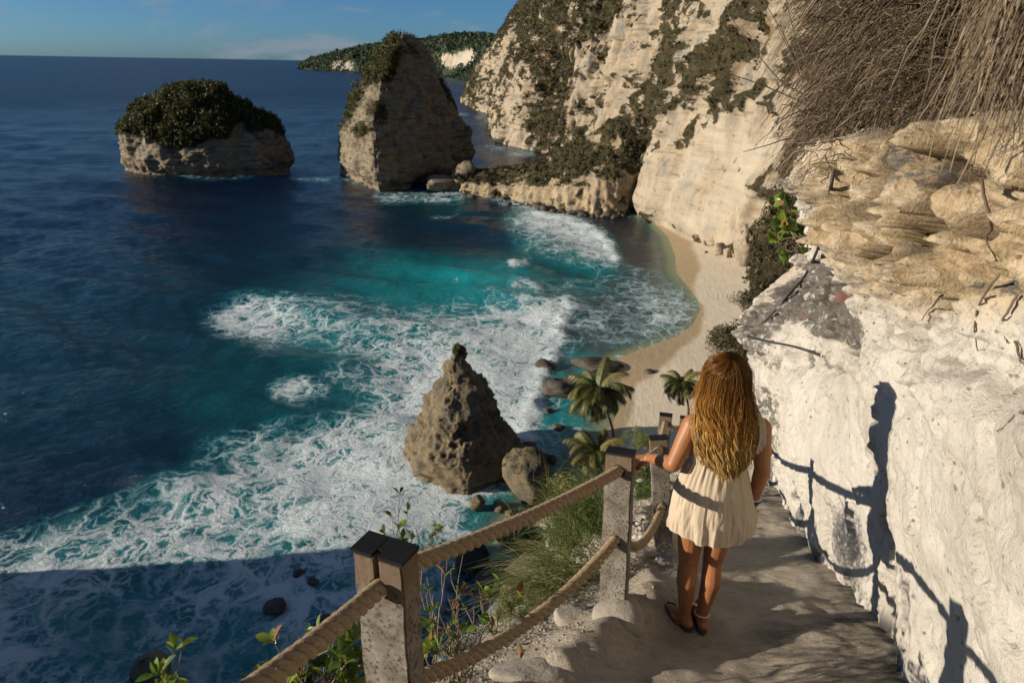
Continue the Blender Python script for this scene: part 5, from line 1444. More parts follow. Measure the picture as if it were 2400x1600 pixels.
tuft('grass_tuft', gp(1345, 1370, 0.0), 'long green and straw coloured grass tuft leaning out over the drop', 620, 0.62, (-0.95, 0.15, 0.22), 0.30, 0.5, 51, 0.0022)
tuft('grass_tuft', gp(1300, 1420, 0.0), 'lower bunch of grass hanging below the long grass tuft', 260, 0.40, (-0.8, -0.1, 0.3), 0.4, 0.6, 52, 0.002)
tuft('grass_tuft', gp(1068, 1530, 0.0), 'small bright green grass tuft beside the twiggy shrub', 130, 0.20, (0.1, 0.1, 0.9), 0.6, 0.5, 53, 0.0016, None, 0, 0.5, src=.03)
tuft('grass_tuft', gp(790, 1600, 0.0), 'fine grass among the leafy shrub at the bottom', 160, 0.22, (0.1, 0.1, 0.9), 0.6, 0.4, 54, 0.0014, None, 0.1, 0.7, src=.06)
tuft('grass_tuft', gp(1515, 1165, 0.0), 'little grass tuft between the speckled post and the leaning post', 130, 0.24, (-0.2, 0, 0.8), 0.6, 0.5, 55, 0.0018, None, 0, 0.6, src=.06)
for k_, (u_, v_2, ln_, n_) in enumerate([(1330, 1235, .34, 260), (1370, 1245, .30, 240), (1350, 1200, .36, 260), (1395, 1180, .30, 200), (1310, 1290, .30, 220)]):
    tuft('grass_tuft', gp(u_, v_2, 0.0), ['tall weedy grass left of the speckled post', 'weedy grass close behind the speckled post', 'highest weedy grass behind the far side of the speckled post', 'weedy grass peeping past the top of the speckled post', 'weedy grass above the white stones at the edge'][k_], n_, ln_, (-0.25, 0.1, 0.9), 0.5, 0.7, 560 + k_, 0.0022, None, 0.0, 0.72, src=.10)
def bush(name, pt, label, r, n, size, matl, seed, squash=(1, 1, .8), cat='bush'):
    rs = np.random.default_rng(seed)
    C = rs.normal(size=(26, 3)) * np.array(squash) * r * 0.42
    v_, f_, tn2 = leaf_cloud(C, np.full(26, r * 0.36), n, size, rs, 0.9)
    rt = empty(name, tuple(pt)); tag(rt, label, cat)
    st = [tube(np.array([[0, 0, -r * .6], C[k] * .5, C[k]]), np.array([.02, .012, .005]) * r, 4) for k in range(14)]
    v2, f2 = join(st); mesh('stems', v2, f2, twig_m, rt)
    o = mesh('foliage', v_, f_, matl, rt, False, {'tone': tn2}); o['kind'] = 'stuff'
    return rt
for k, (u, v, D, r, lb) in enumerate([(1340, 1180, 5.2, .36, 'green weedy bush left of the speckled post, upper one'), (1385, 1215, 4.7, .30, 'green weedy bush close behind the speckled post'), (1335, 1255, 4.7, .26, 'green weedy bush above the long grass tuft'),
        (1500, 1110, 5.4, .22, 'small weedy bush seen under the girl\'s hand'), (1505, 1150, 5.2, .16, 'low dry weeds between the two posts'), (1195, 1425, 3.9, .16, 'pale green weeds under the long grass tuft'), (1500, 1030, 7.0, .22, 'weedy bush at the left edge of the leaning post')]):
    bush('weedy_bush', at_d(u, v, D), lb, r * 0.62, 200, 0.11, green_m if k % 3 == 1 else grass_m, 60 + k)
bush('hillside_bush', at_d(1708, 788, 15.5), 'green and brown bush on the edge of the rock behind the girl\'s head', 0.62, 120, 0.13, scrub_m, 71)
bush('hillside_bush', at_d(1738, 812, 15.0), 'darker bush beside the rock right behind the girl\'s head', 0.36, 120, 0.12, scrub_m, 72)
bush('hillside_bush', at_d(1745, 705, 17.0), 'scrawny grey bush at the edge of the rock above the girl', 0.35, 60, 0.15, scrub_m, 73)

# rock shoulder with scrub beyond the corner of the face
sh_rows = [(290, 1880, 1990, 1905), (340, 1868, 2000, 1900), (400, 1850, 2010, 1890), (480, 1826, 2020, 1880), (560, 1796, 2030, 1865), (620, 1776, 2030, 1855), (680, 1768, 2030, 1850), (760, 1768, 2030, 1850), (900, 1770, 2030, 1855)]
zb = at_y(1850, 1000, 14.0)[2]
stack('rock_shoulder', sh_rows, 14.0, 1.2, 1.1, 'scrubby brown rock shoulder between the near rock face and the cliff', 'rock', stack_m, lambda V: np.full(len(V), 0.62), 0.10,
      (2200, 0.06, 0.20, 22, 0.26, scrub_m, 0.4, 0.5), nth=120, nz=120, notch=0.0, zbase=zb)

# ------------------------------------------------------------------ dry grass curtain hanging from the top of the rock face
def hanging(name, label, P0, D0, L, droop, rad, seed, m_=12, lo=0, hi=1, wob_=0.02):
    rs = np.random.default_rng(seed); n = len(P0)
    t = np.linspace(0, 1, m_)[None, :, None]
    p = P0[:, None] + D0[:, None] * L[:, None, None] * t + np.array([0, 0, -1.0]) * (droop[:, None, None] * (L[:, None, None] * t) ** 2)
    p = p + np.cumsum(rs.normal(size=(n, m_, 3)) * wob_, 1) * 0.35
    r = rad[:, None] * (1 - 0.75 * t[..., 0])
    v_, f_, tn2 = strands(p, r, 3, lo + (hi - lo) * rs.random(n) ** 1.1)
    o = mesh(name, v_, f_, straw_m, None, True, {'tone': tn2}); tag(o, label, kind='stuff')
    return o
rs = np.random.default_rng(12)
n = 8500
uu = 1896 + 470 * rs.random(n) ** 0.9; vv2 = -60 + 430 * rs.random(n)
# lower edge of the mat follows the photograph: it reaches down to about 400 at the left and 300 further right
lim = np.interp(uu, [1880, 1950, 2010, 2060, 2120, 2200, 2300, 2400], [430, 420, 360, 310, 290, 310, 330, 290]); vv2 = -120 + (lim + 60) * rs.random(n) ** 0.9
W1f = W1
px_, py_, pd_ = to_px(W1f)
keep = (pd_ > .5) & (px_ > 1800) & (px_ < 2480) & (py_ > -160) & (py_ < 500)
Wk = W1f[keep]; kx = px_[keep]; ky = py_[keep]
P0 = np.zeros((n, 3)); Wk = Wk[::5]; kx = kx[::5]; ky = ky[::5]
for i in range(n):
    j = np.argmin((kx - uu[i]) ** 2 + (ky - vv2[i]) ** 2); P0[i] = Wk[j]
P0 += np.array([0.02, 0, 0]) + rs.normal(size=(n, 3)) * np.array([.03, .06, .05])
clump = np.floor(P0[:, 1] * 4.3 + 0.4 * np.sin(P0[:, 2] * 9)) + 7 * np.floor(P0[:, 2] * 4.7 + 0.5 * np.sin(P0[:, 1] * 7))
cr = np.sin(clump[:, None] * np.array([12.9, 78.2, 37.7])) * 0.5
D0 = np.array([-0.50, -0.22, -0.30]) + cr * 1.05 + rs.normal(size=(n, 3)) * 0.34; D0 /= np.linalg.norm(D0, axis=1)[:, None]
hanging('dry_grass', 'mat of dry grey brown grass hanging over the top of the rock face', P0, D0, (0.20 + 0.32 * rs.random(n) ** 1.3) * np.clip(np.linalg.norm(P0 - CAMP, axis=1) / 6.5, 0.40, 1.0), 1.0 + 2.2 * rs.random(n), (0.0034 + 0.0048 * rs.random(n) ** 1.5) * np.clip(np.linalg.norm(P0 - CAMP, axis=1) / 5.5, 0.5, 1.1), 13, wob_=0.026)
n = 1000
P0 = np.stack([0.97 + 0.18 * rs.random(n), 1.38 + .25 * rs.random(n), CAMZ + 0.30 + 0.2 * rs.random(n)], 1)
D0 = np.array([-0.05, -0.05, -0.5]) + rs.normal(size=(n, 3)) * 0.075; D0 /= np.linalg.norm(D0, axis=1)[:, None]
hanging('hanging_dry_grass', 'pale dry grass hanging close to the camera at the top right', P0, D0, 0.18 + 0.30 * rs.random(n) ** 1.6, 0.25 + 0.4 * rs.random(n), 0.0016 + 0.0026 * rs.random(n), 14, 12, 0.30, 1.0, 0.016)
# bank of earth the close grass grows from, above the frame
V, Fq = rock_mesh((0.75, 0.9, 0.5), 93, 4, 0.2)
eb = mesh('earth_bank', V, Fq, hill_m, attrs={'veg': np.full(len(V), 0.7), 'pale': np.zeros(len(V))}, loc=(1.42, 1.55, CAMZ + 0.98)); tag(eb, 'overhanging earth bank above the rock face', kind='structure')
# dark stems reaching out of the mat, each one a thing
for k, pts in enumerate([[(1712, 40), (1770, 120), (1830, 190), (1890, 225)], [(1775, -20), (1830, 70), (1870, 150), (1905, 195)], [(1700, 172), (1760, 190), (1830, 218), (1890, 245)], [(1840, -10), (1860, 70), (1890, 150), (1910, 200)], [(1820, 60), (1850, 120), (1880, 190)], [(1742, 356), (1800, 340), (1850, 325), (1920, 330)], [(1832, 245), (1860, 250), (1890, 268)]]):
    D = 6.2
    C = catmull([at_d(u, v, D + 0.02 * i) for i, (u, v) in enumerate(pts)], 24)
    v_, f_ = tube(C, np.linspace(0.003, 0.008, 24), 5)
    tag(mesh('dry_stem', v_, f_, pole_m), ['longest thin dark stem arching left from the dry grass', 'thin dark stem slanting up past the frame top', 'near level thin stem pointing left from the dry grass', 'upright thin stem at the edge of the dry grass', 'short thin stem between two longer stems', 'lowest straight dark stem pointing left across the pale cliff', 'short curled stem at the left edge of the dry grass'][k], 'stem')
# roots on the lower face
for k, pts in enumerate([[(2345, 640), (2300, 700), (2285, 760), (2295, 830)], [(2385, 690), (2350, 760), (2360, 800)], [(2400, 965), (2370, 975), (2335, 1010)], [(2378, 800), (2390, 840), (2400, 850)], [(2210, 690), (2180, 720), (2160, 750)], [(2300, 420), (2320, 520), (2310, 560), (2330, 610)]]):
    C = along_face(pts, 0.012, 30); C[1:-1] += np.cumsum(rs.normal(size=(28, 3)), 0) * 0.0012
    v_, f_ = tube(C, np.linspace(0.0050, 0.0018, 30), 5)
    tag(mesh('root', v_, f_, pole_m), ['long dark root running down the tan part of the face', 'dark root beside the right edge of the picture', 'dark dead twig sticking out low on the white face', 'short root by the right edge below the tan rock', 'thin short root under the tan overhang', 'grey root hanging beside the pale rock at the right'][k], 'root')
# cable and pipe
blk_m = plain('black_plastic', (0.022, 0.022, 0.024), 0.45, 0.4, 0.2)
cpts = [(1955, 395), (1940, 480), (1925, 560), (1890, 640), (1850, 690), (1800, 745), (1752, 790)]
C = along_face(cpts, 0.03, 70)
v_, f_ = tube(C, 0.012, 8); tag(mesh('black_cable', v_, f_, blk_m), 'thin black cable running down the rock face past the glossy shrub', 'cable')
C = along_face([(1752, 788), (1800, 800), (1860, 812), (1930, 835)], 0.02, 40)
v_, f_ = tube(C, 0.010, 8); tag(mesh('black_cable', v_, f_, blk_m), 'short black cable lying nearly level across the grey rock', 'cable')
C = catmull([at_d(2330, 20, 2.9), at_d(2240, 105, 3.1), at_d(2150, 185, 3.3), at_d(2080, 240, 3.5)], 40)
v_, f_ = tube(C, 0.022, 10); tag(mesh('black_pipe', v_, f_, blk_m), 'thick black pipe slanting through the dry grass at the top right', 'pipe')
hose_m = plain('blue_hose', (0.03, 0.14, 0.36), 0.45, 0.4, 0.15)
C = catmull([gp(1170, 1500, .02), gp(1205, 1478, .05), gp(1232, 1440, .05), gp(1245, 1415, .02)], 20)
v_, f_ = tube(C, 0.011, 8); tag(mesh('blue_hose', v_, f_, hose_m), 'short length of blue hose among the weeds at the path edge', 'hose')
C = catmull([gp(1020, 1540, .015), gp(1060, 1547, .02), gp(1110, 1542, .015)], 16)
v_, f_ = tube(C, 0.009, 8); tag(mesh('blue_hose', v_, f_, hose_m), 'pale blue hose end lying by the twiggy shrub', 'hose')

# ------------------------------------------------------------------ rubble along the edge of the path
stone_m = plain('white_stone', (0.44, 0.41, 0.36), 0.9, 0.15, 0.25, 12, 0.5, 0.02)
grit_m = plain('grit', (0.25, 0.22, 0.18), 0.95, 0.1, 0.45, 40, 0.6, 0.01)
prts = []
rs = np.random.default_rng(21)
SM = [rock_mesh((1, .8, .6), 400 + k, 1, 0.45) for k in range(8)]
for k in range(4200):
    y = 1.6 + 4.6 * rs.random(); x = xp(y) - 0.62 * rs.random() ** 0.8 + rs.normal() * 0.10 + 0.02
    V, Fq = SM[k % 8]; s_ = 0.003 + 0.012 * rs.random() ** 3
    prts.append((V * s_ + [x, y, float(zline(y))], Fq))
v_, f_ = join(prts)
cen = v_.reshape(4200, -1, 3).mean(1); gz_ = ground_z(cen[:, 0], cen[:, 1])
v_ = v_.reshape(4200, -1, 3); v_[..., 2] += (gz_ - zline(cen[:, 1]))[:, None] + 0.002; v_ = v_.reshape(-1, 3)
tag(mesh('rubble', v_, f_, grit_m), 'loose pale grit and stone chips along the outer edge of the path', kind='stuff')
SM2 = []
for k in range(6):
    V, Fq = rock_mesh((1.1, .85, .6), 420 + k, 2, 0.4); o = mesh('limestone_chunk', V, Fq, stone_m); SM2.append(o.data); bpy.data.objects.remove(o)
for k in range(120):
    c_ = rs.random()
    if c_ < 0.62: u, v = 1485 + rs.normal() * 26, 1215 + rs.normal() * 60
    else: u, v = 1375 + rs.normal() * 40, 1305 + rs.normal() * 28
    p = gp(u, v)
    o = bpy.data.objects.new('limestone_chunk', SM2[k % 6]); COL.objects.link(o)
    s_ = 0.014 + 0.026 * rs.random() ** 1.6
    o.location = tuple(p + [0, 0, s_ * .3]); o.scale = (s_, s_, s_); o.rotation_euler = tuple(rs.random(3) * 6)
    if c_ < 0.62: tag(o, 'white limestone chunk heaped between the speckled post and the leaning post', 'stone', 'white stones heaped between two rail posts')
    else: tag(o, 'white limestone chunk lying just left of the speckled post above the grass', 'stone', 'white stones left of the speckled post')
V, Fq = rock_mesh((0.16, 0.22, 0.07), 441, 3, 0.2)
p = gp(1515, 1150); tag(mesh('stone_slab', V, Fq, conc_m, loc=tuple(p)), 'grey slab of broken concrete lying left of the leaning post', 'slab')
for k, (u, v, w, lb) in enumerate([(1250, 1570, .34, 'rough lump of grey cement spilled at the bottom edge of the path'), (1340, 1440, .20, 'broken cement crust at the outer edge beside the round post foot'), (1510, 1290, .28, 'grey cement patch at the foot of the leaning post')]):
    V, Fq = rock_mesh((w * .6, w * .5, .05), 450 + k, 4, 0.22)
    p = gp(u, v); o = mesh('cement_lump', V, Fq, conc_m, loc=tuple(p + [0, 0, -.01])); o.rotation_euler = (-0.35, 0.05, 0.3); tag(o, lb, 'cement')
# ------------------------------------------------------------------ people
skin = M('skin', 0.48, 0.4)
O = skin.obj()
sn_ = skin.noise(O, 14, 4, 0.6); sp_ = skin.noise(O, 160, 3, 0.6)
skin.set(Base_Color=skin.ramp(sn_, [(0.3, (0.26, 0.105, 0.042)), (0.7, (0.32, 0.14, 0.060))]), Normal=skin.bump(sp_, 0.12, 0.002), Subsurface_Weight=0.08, Subsurface_Scale=0.01)
skin.p.inputs['Subsurface Radius'].default_value = (1.0, 0.35, 0.15)
def capsule(a, b, ra, rb, ns=16):
    a = np.array(a, float); b = np.array(b, float); d = b - a; L = np.linalg.norm(d)
    if L < 1e-6: d = np.array([0, 0, 1.0]); L = 1e-6
    else: d = d / L
    h = np.array([0, 0, 1.0]) if abs(d[2]) < .9 else np.array([1.0, 0, 0])
    n = np.cross(d, h); n /= np.linalg.norm(n); bb = np.cross(d, n)
    rows = []
    for ph in np.linspace(-math.pi / 2, 0, 6): rows.append((a + d * ra * math.sin(ph), max(ra * math.cos(ph), 1e-4)))
    for ph in np.linspace(0, math.pi / 2, 6): rows.append((b + d * rb * math.sin(ph), max(rb * math.cos(ph), 1e-4)))
    an = np.arange(ns) * 2 * np.pi / ns
    V = np.concatenate([c[None] + r * (np.cos(an)[:, None] * n + np.sin(an)[:, None] * bb) for c, r in rows])
    Fq = []
    m_ = len(rows)
    for i in range(m_ - 1):
        for j in range(ns): Fq.append((i * ns + j, i * ns + (j + 1) % ns, (i + 1) * ns + (j + 1) % ns, (i + 1) * ns + j))
    V = np.vstack([V, rows[0][0], rows[-1][0]])
    k0 = m_ * ns
    tri = [((j + 1) % ns, j, k0) for j in range(ns)] + [((m_ - 1) * ns + j, (m_ - 1) * ns + (j + 1) % ns, k0 + 1) for j in range(ns)]
    return V, [np.array(Fq)[:, ::-1] if False else np.array(Fq), np.array(tri)]
def ellipsoid(c, r):
    V, Fq = ICO[3]
    return V * np.asarray(r) + np.asarray(c), Fq
def body_mesh(name, parts, voxel, smooth_it, matl, parent):
    v_, f_ = join(parts)
    o = mesh(name, v_, f_, matl, None)
    bm = bmesh.new(); bm.from_mesh(o.data); bmesh.ops.recalc_face_normals(bm, faces=bm.faces); bm.to_mesh(o.data); bm.free()
    md = o.modifiers.new('r', 'REMESH'); md.mode = 'VOXEL'; md.voxel_size = voxel; md.use_smooth_shade = True
    sm_ = o.modifiers.new('s', 'SMOOTH'); sm_.factor = 0.5; sm_.iterations = smooth_it
    dg = bpy.context.evaluated_depsgraph_get()
    nm = bpy.data.meshes.new_from_object(o.evaluated_get(dg)); nm.name = name
    old = o.data; o.modifiers.clear(); o.data = nm; bpy.data.meshes.remove(old)
    nm.materials.clear(); nm.materials.append(matl)
    for p in nm.polygons: p.use_smooth = True
    o.parent = parent
    return o

G0 = np.array([GIRL[0], GIRL[1], GZ])
girl = empty('person', tuple(G0))
tag(girl, 'girl seen from behind with long wavy blonde hair and a short cream dress', 'person')
def gl(p): return np.array(p) - G0
# the rope where the hand lies on it
seg = UP[(UP[:, 1] > 3.02) & (UP[:, 1] < 3.6)]
def rope_at(y): return np.array([np.interp(y, seg[:, 1], seg[:, 0]), y, np.interp(y, seg[:, 1], seg[:, 2])])
yh = 3.27
ra_ = rope_at(yh); rt_ = rope_at(yh + 0.05) - rope_at(yh - 0.05); rt_ /= np.linalg.norm(rt_)
lf = np.cross([0, 0, 1.0], rt_); lf /= np.linalg.norm(lf); upv = np.cross(rt_, lf)      # lf points left of the rope
if upv[2] < 0: upv = -upv
RAD = 0.0265
B = []
cap = lambda a, b, ra, rb=None: B.append(capsule(a, b, ra, rb if rb is not None else ra))
# trunk
B.append(ellipsoid((0.0, 0.0, 0.90), (0.150, 0.105, 0.11)))
B.append(ellipsoid((0.0, -0.035, 0.84), (0.150, 0.10, 0.09)))
B.append(ellipsoid((0.0, 0.0, 1.03), (0.128, 0.092, 0.13)))
B.append(ellipsoid((0.015, 0.0, 1.18), (0.142, 0.098, 0.14)))
cap((-0.095, 0.0, 1.275), (0.145, 0.0, 1.275), 0.062)
cap((0.02, 0.005, 1.27), (0.005, 0.02, 1.42), 0.058, 0.050)
cap((0.02, 0.0, 1.31), (-0.11, 0.0, 1.285), 0.05, 0.045); cap((0.02, 0.0, 1.31), (0.165, 0.0, 1.275), 0.05, 0.045)
# head with a face towards the sea
B.append(ellipsoid((-0.01, 0.015, 1.535), (0.076, 0.094, 0.108)))
B.append(ellipsoid((-0.01, 0.055, 1.475), (0.055, 0.058, 0.062)))
cap((-0.01, 0.105, 1.53), (-0.01, 0.122, 1.505), 0.010, 0.013)
for s_ in (-1, 1):
    cap((-0.01 + s_ * 0.073, 0.0, 1.545), (-0.01 + s_ * 0.077, -0.004, 1.505), 0.012, 0.009)
    B.append(ellipsoid((-0.01 + s_ * 0.030, 0.095, 1.545), (0.016, 0.012, 0.010)))
cap((-0.03, 0.107, 1.468), (0.010, 0.107, 1.468), 0.007)
# legs
Lk = [(-0.088, -0.01, 0.84), (-0.066, 0.012, 0.445), (-0.070, -0.018, 0.325), (-0.050, -0.005, 0.105), (-0.042, -0.02, 0.055)]
Rk = [(0.080, -0.01, 0.84), (0.064, 0.012, 0.445), (0.062, -0.018, 0.325), (0.040, -0.015, 0.105), (0.046, -0.03, 0.055)]
for K in (Lk, Rk):
    cap(K[0], K[1], 0.090, 0.053)
    cap(K[1], K[2], 0.051, 0.054); cap(K[2], K[3], 0.052, 0.033); cap(K[3], K[4], 0.033, 0.033)
FEET = []
for K, dr in ((Lk, (-0.62, 0.78)), (Rk, (0.06, 1.0))):
    d = np.array([dr[0], dr[1], 0]); d /= np.linalg.norm(d); sd = np.array([d[1], -d[0], 0]); hl = np.array([K[4][0], K[4][1], 0.050])
    FEET.append((hl, d, sd))
    ball = hl + d * 0.135 + [0, 0, -0.010]
    cap(hl - d * 0.012, ball, 0.031, 0.026); cap(np.array(K[3]) - [0, 0, .02], ball + [0, 0, 0.008], 0.032, 0.022)
    cap(hl + d * 0.06 + sd * 0.012, ball + sd * 0.018, 0.026, 0.021); cap(hl + d * 0.06 - sd * 0.012, ball - sd * 0.018, 0.026, 0.019)
    for k in range(5):
        o_ = (k - 2) * 0.0165; inner = k if K is Rk else 4 - k
        L = (0.052, 0.048, 0.044, 0.039, 0.033)[inner]; r_ = (0.0125, 0.009, 0.0085, 0.008, 0.0075)[inner]
        b0 = ball + sd * o_ * 1.15 + [0, 0, -0.004]; cap(b0, b0 + d * L + sd * o_ * .12 + [0, 0, -0.006], r_ * 1.1, r_)
# left arm to the rope
shL = np.array([-0.140, -0.005, 1.275]); elL = np.array([-0.222, -0.045, 1.075])
wrL = gl(ra_ - lf * 0.085 + upv * 0.055 - rt_ * 0.02)
cap(shL, shL * .5 + elL * .5 + [0, 0, 0], 0.054, 0.048); cap(shL * .5 + elL * .5, elL, 0.048, 0.039)
mf = elL * .65 + wrL * .35
cap(elL, mf, 0.040, 0.039); cap(mf, wrL, 0.038, 0.024)
kn = [gl(ra_ + lf * 0.004 + upv * (RAD + 0.013) + rt_ * (0.032 - 0.0205 * k)) for k in range(4)]
for k in range(4):
    cap(wrL, kn[k], 0.019, 0.0125)
    sc_ = (0.92, 1.0, 0.95, 0.80)[k]
    j1 = gl(ra_ + lf * (RAD + 0.010) + upv * (RAD * .35) + rt_ * (0.034 - 0.0215 * k))
    j2 = gl(ra_ + lf * (RAD + 0.006) * .75 - upv * (RAD + 0.004) * .75 * sc_ + rt_ * (0.032 - 0.0215 * k))
    j3 = gl(ra_ - lf * 0.004 - upv * (RAD + 0.009) + rt_ * (0.029 - 0.021 * k))
    cap(kn[k], j1, 0.0105, 0.0098); cap(j1, j2, 0.0095, 0.0088)
    if k < 3: cap(j2, j3, 0.0086, 0.0075)
th1 = gl(ra_ - lf * (RAD + 0.022) + upv * 0.012 - rt_ * 0.035); th2 = gl(ra_ - lf * (RAD + 0.010) - upv * 0.016 - rt_ * 0.030); th3 = gl(ra_ - lf * 0.012 - upv * (RAD + 0.010) - rt_ * 0.022)
cap(wrL, th1, 0.019, 0.013); cap(th1, th2, 0.0125, 0.011); cap(th2, th3, 0.0108, 0.0085)
# right arm hanging
shR = np.array([0.190, -0.005, 1.262]); elR = np.array([0.222, -0.035, 1.045]); wrR = np.array([0.218, -0.005, 0.835])
cap(shR, shR * .5 + elR * .5, 0.053, 0.047); cap(shR * .5 + elR * .5, elR, 0.047, 0.038)
mf = elR * .65 + wrR * .35; cap(elR, mf, 0.040, 0.038); cap(mf, wrR, 0.037, 0.025)
hd = np.array([-0.02, 0.05, -1.0]); hd /= np.linalg.norm(hd); fw = np.array([0.05, 1.0, 0.05]); fw -= hd * (fw @ hd); fw /= np.linalg.norm(fw); pm = np.cross(hd, fw)
if pm[0] > 0: pm = -pm                                    # palm faces the thigh
for k in range(4):
    b0 = wrR + hd * 0.078 + fw * (0.030 - 0.0205 * k)
    cap(wrR + fw * (0.010 - 0.007 * k), b0, 0.018, 0.0125)
    l = (0.90, 1.0, 0.94, 0.78)[k]
    q1 = b0 + (hd * 0.034 + pm * 0.012) * l; q2 = q1 + (hd * 0.016 + pm * 0.019) * l; q3 = q2 + (-hd * 0.004 + pm * 0.017) * l
    cap(b0, q1, 0.0108, 0.0098); cap(q1, q2, 0.0096, 0.0088); cap(q2, q3, 0.0086, 0.0075)
t1 = wrR + hd * 0.035 + fw * 0.034 + pm * 0.012; t2 = t1 + hd * 0.028 + fw * 0.006 + pm * 0.010; t3 = t2 + hd * 0.022 - fw * 0.006 + pm * 0.006
cap(wrR + pm * .003, t1, 0.018, 0.0125); cap(t1, t2, 0.0122, 0.0108); cap(t2, t3, 0.0105, 0.0085)
body = body_mesh('body', B, 0.0042, 4, skin.m, girl)

# sandals
sole_m = plain('sandal_sole', (0.075, 0.05, 0.03), 0.8, 0.2, 0.3, 30)
strap_m = plain('sandal_strap', (0.055, 0.035, 0.02), 0.6, 0.3, 0.2, 30)
for (hl, d, sd) in FEET:
    t = np.linspace(0, 2 * np.pi, 36, endpoint=False)
    yy_ = 0.5 - 0.5 * np.cos(t); wid = np.interp(yy_, [0, .1, .35, .7, .92, 1], [0, .028, .030, .044, .034, 0]) * np.where(np.sin(t) >= 0, 1, -1)
    P_ = hl[None] * [1, 1, 0] + d[None] * (yy_ * 0.245 - 0.048)[:, None] + sd[None] * wid[:, None]
    V = np.vstack([P_ + [0, 0, 0.002], P_ + [0, 0, 0.019], [hl * [1, 1, 0] + d * .07 + [0, 0, .002]], [hl * [1, 1, 0] + d * .07 + [0, 0, .019]]])
    n_ = 36; q = np.array([(i, (i + 1) % n_, n_ + (i + 1) % n_, n_ + i) for i in range(n_)]); tr = np.array([((i + 1) % n_, i, 72) for i in range(n_)] + [(n_ + i, n_ + (i + 1) % n_, 73) for i in range(n_)])
    sd_o = mesh('sandal', V, [q, tr], sole_m, girl, False)
    toe = hl + d * 0.160 + [0, 0, 0.016]
    pr = []
    for s_ in (-1, 1):
        C = catmull([toe, hl + d * 0.115 + sd * s_ * .028 + [0, 0, 0.024], hl + d * 0.07 + sd * s_ * .040 + [0, 0, -0.005], hl + d * 0.03 + sd * s_ * .036 + [0, 0, -0.032]], 16)
        pr.append(tube(C, 0.0048, 6))
    v_, f_ = join(pr); mesh('strap', v_, f_, strap_m, sd_o)
# anklet, bracelets, watch
def ring(name, c, nrm, r, tr_, matl, lab=None, squash=1.0, beads=0):
    nrm = np.array(nrm, float); nrm /= np.linalg.norm(nrm); a = np.cross(nrm, [0, 1, 0.1]); a /= np.linalg.norm(a); b = np.cross(nrm, a)
    t = np.linspace(0, 2 * np.pi, 41)
    C = np.array(c)[None] + r * (np.cos(t)[:, None] * a + squash * np.sin(t)[:, None] * b)
    rr_ = tr_ * (1 + (0.45 * np.abs(np.sin(t * beads / 2)) if beads else 0)) * np.ones(41)
    v_, f_ = tube(C, rr_, 8)
    o = mesh(name, v_, f_, matl, girl)
    if lab: o['label'] = lab
    return o
shell_m = plain('shell_beads', (0.55, 0.42, 0.30), 0.5, 0.4, 0.5, 120); ltb_m = plain('pale_blue_band', (0.35, 0.50, 0.58), 0.6); dk_m = plain('dark_band', (0.025, 0.035, 0.028), 0.5, 0.4, 0.3); red_m = plain('red_thread', (0.25, 0.03, 0.02), 0.7)
ring('anklet', (0.041, -0.017, 0.108), (0.05, 0.15, 1), 0.0385, 0.0034, shell_m, 'beaded anklet of pale shells', 1.0, 18)
wax = wrR - elR; wax /= np.linalg.norm(wax)
ring('bracelet', wrR - wax * 0.030, wax, 0.0300, 0.0045, ltb_m, 'pale blue band')
ring('bracelet', wrR - wax * 0.016, wax, 0.0290, 0.0080, dk_m, 'broad dark band')
ring('bracelet', wrR - wax * 0.002, wax, 0.0270, 0.0042, dk_m, 'thin dark band')
ring('bracelet', wrR + wax * 0.006, wax, 0.0265, 0.0028, red_m, 'thin red band')
# dress
cloth = M('cream_cotton', 0.9, 0.15)
O = cloth.obj()
wv_ = cloth.noise(O, 300, 2); bg_ = cloth.noise(O, 7, 4)
cb = cloth.ramp(bg_, [(0.3, (0.49, 0.405, 0.30)), (0.7, (0.55, 0.46, 0.35))])
cloth.set(Base_Color=cb, Normal=cloth.bump(wv_, 0.25, 0.002), Sheen_Weight=0.15)
tl_ = cloth.n('BsdfTranslucent', {'Color': (0.5, 0.38, 0.25, 1)}); mx_ = cloth.n('MixShader', {'Fac': 0.16})
cloth.t.links.new(cloth.p.outputs[0], mx_.inputs[1]); cloth.t.links.new(tl_.outputs[0], mx_.inputs[2]); cloth.t.links.new(mx_.outputs[0], cloth.out.inputs[0])
nr_, nt_ = 150, 360
hh = np.concatenate([np.linspace(1.235, 1.09, 50), np.linspace(1.088, 0.700, 100)])
zk = [0.69, 0.735, 0.80, 0.885, 0.955, 1.02, 1.07, 1.09, 1.11, 1.145, 1.18, 1.21, 1.24]
ax_ = np.interp(hh, zk, [.212, .214, .210, .196, .178, .160, .142, .138, .140, .150, .160, .163, .158])
ay_ = np.interp(hh, zk, [.172, .170, .165, .152, .138, .122, .110, .105, .107, .112, .116, .116, .110])
cx2 = np.interp(hh, [0.69, 1.09, 1.25], [0.002, -0.004, 0.022])
th = np.linspace(0, 2 * np.pi, nt_, endpoint=False)
thp = th[None] + 0.10 * np.sin(3 * th)[None] + 0.05 * np.sin(hh * 9)[:, None]
down = sstep(1.09, 0.74, hh)[:, None]
pl = (0.55 * np.sin(31 * thp + 1.2 * np.sin(2 * th)[None] * 2) + 0.45 * np.sin(19 * thp + 0.6) * 1.0) * 0.0065 * np.exp(-((hh[:, None] - 1.055) / 0.075) ** 2)
pl = pl + (np.sin(9 * thp + 0.7 + 1.5 * np.sin(3 * th)[None]) * 0.0045 + np.sin(14 * thp + 2.1 + 2 * np.sin(2 * th)[None]) * 0.0022 + np.sin(5 * thp + 4) * 0.004) * down
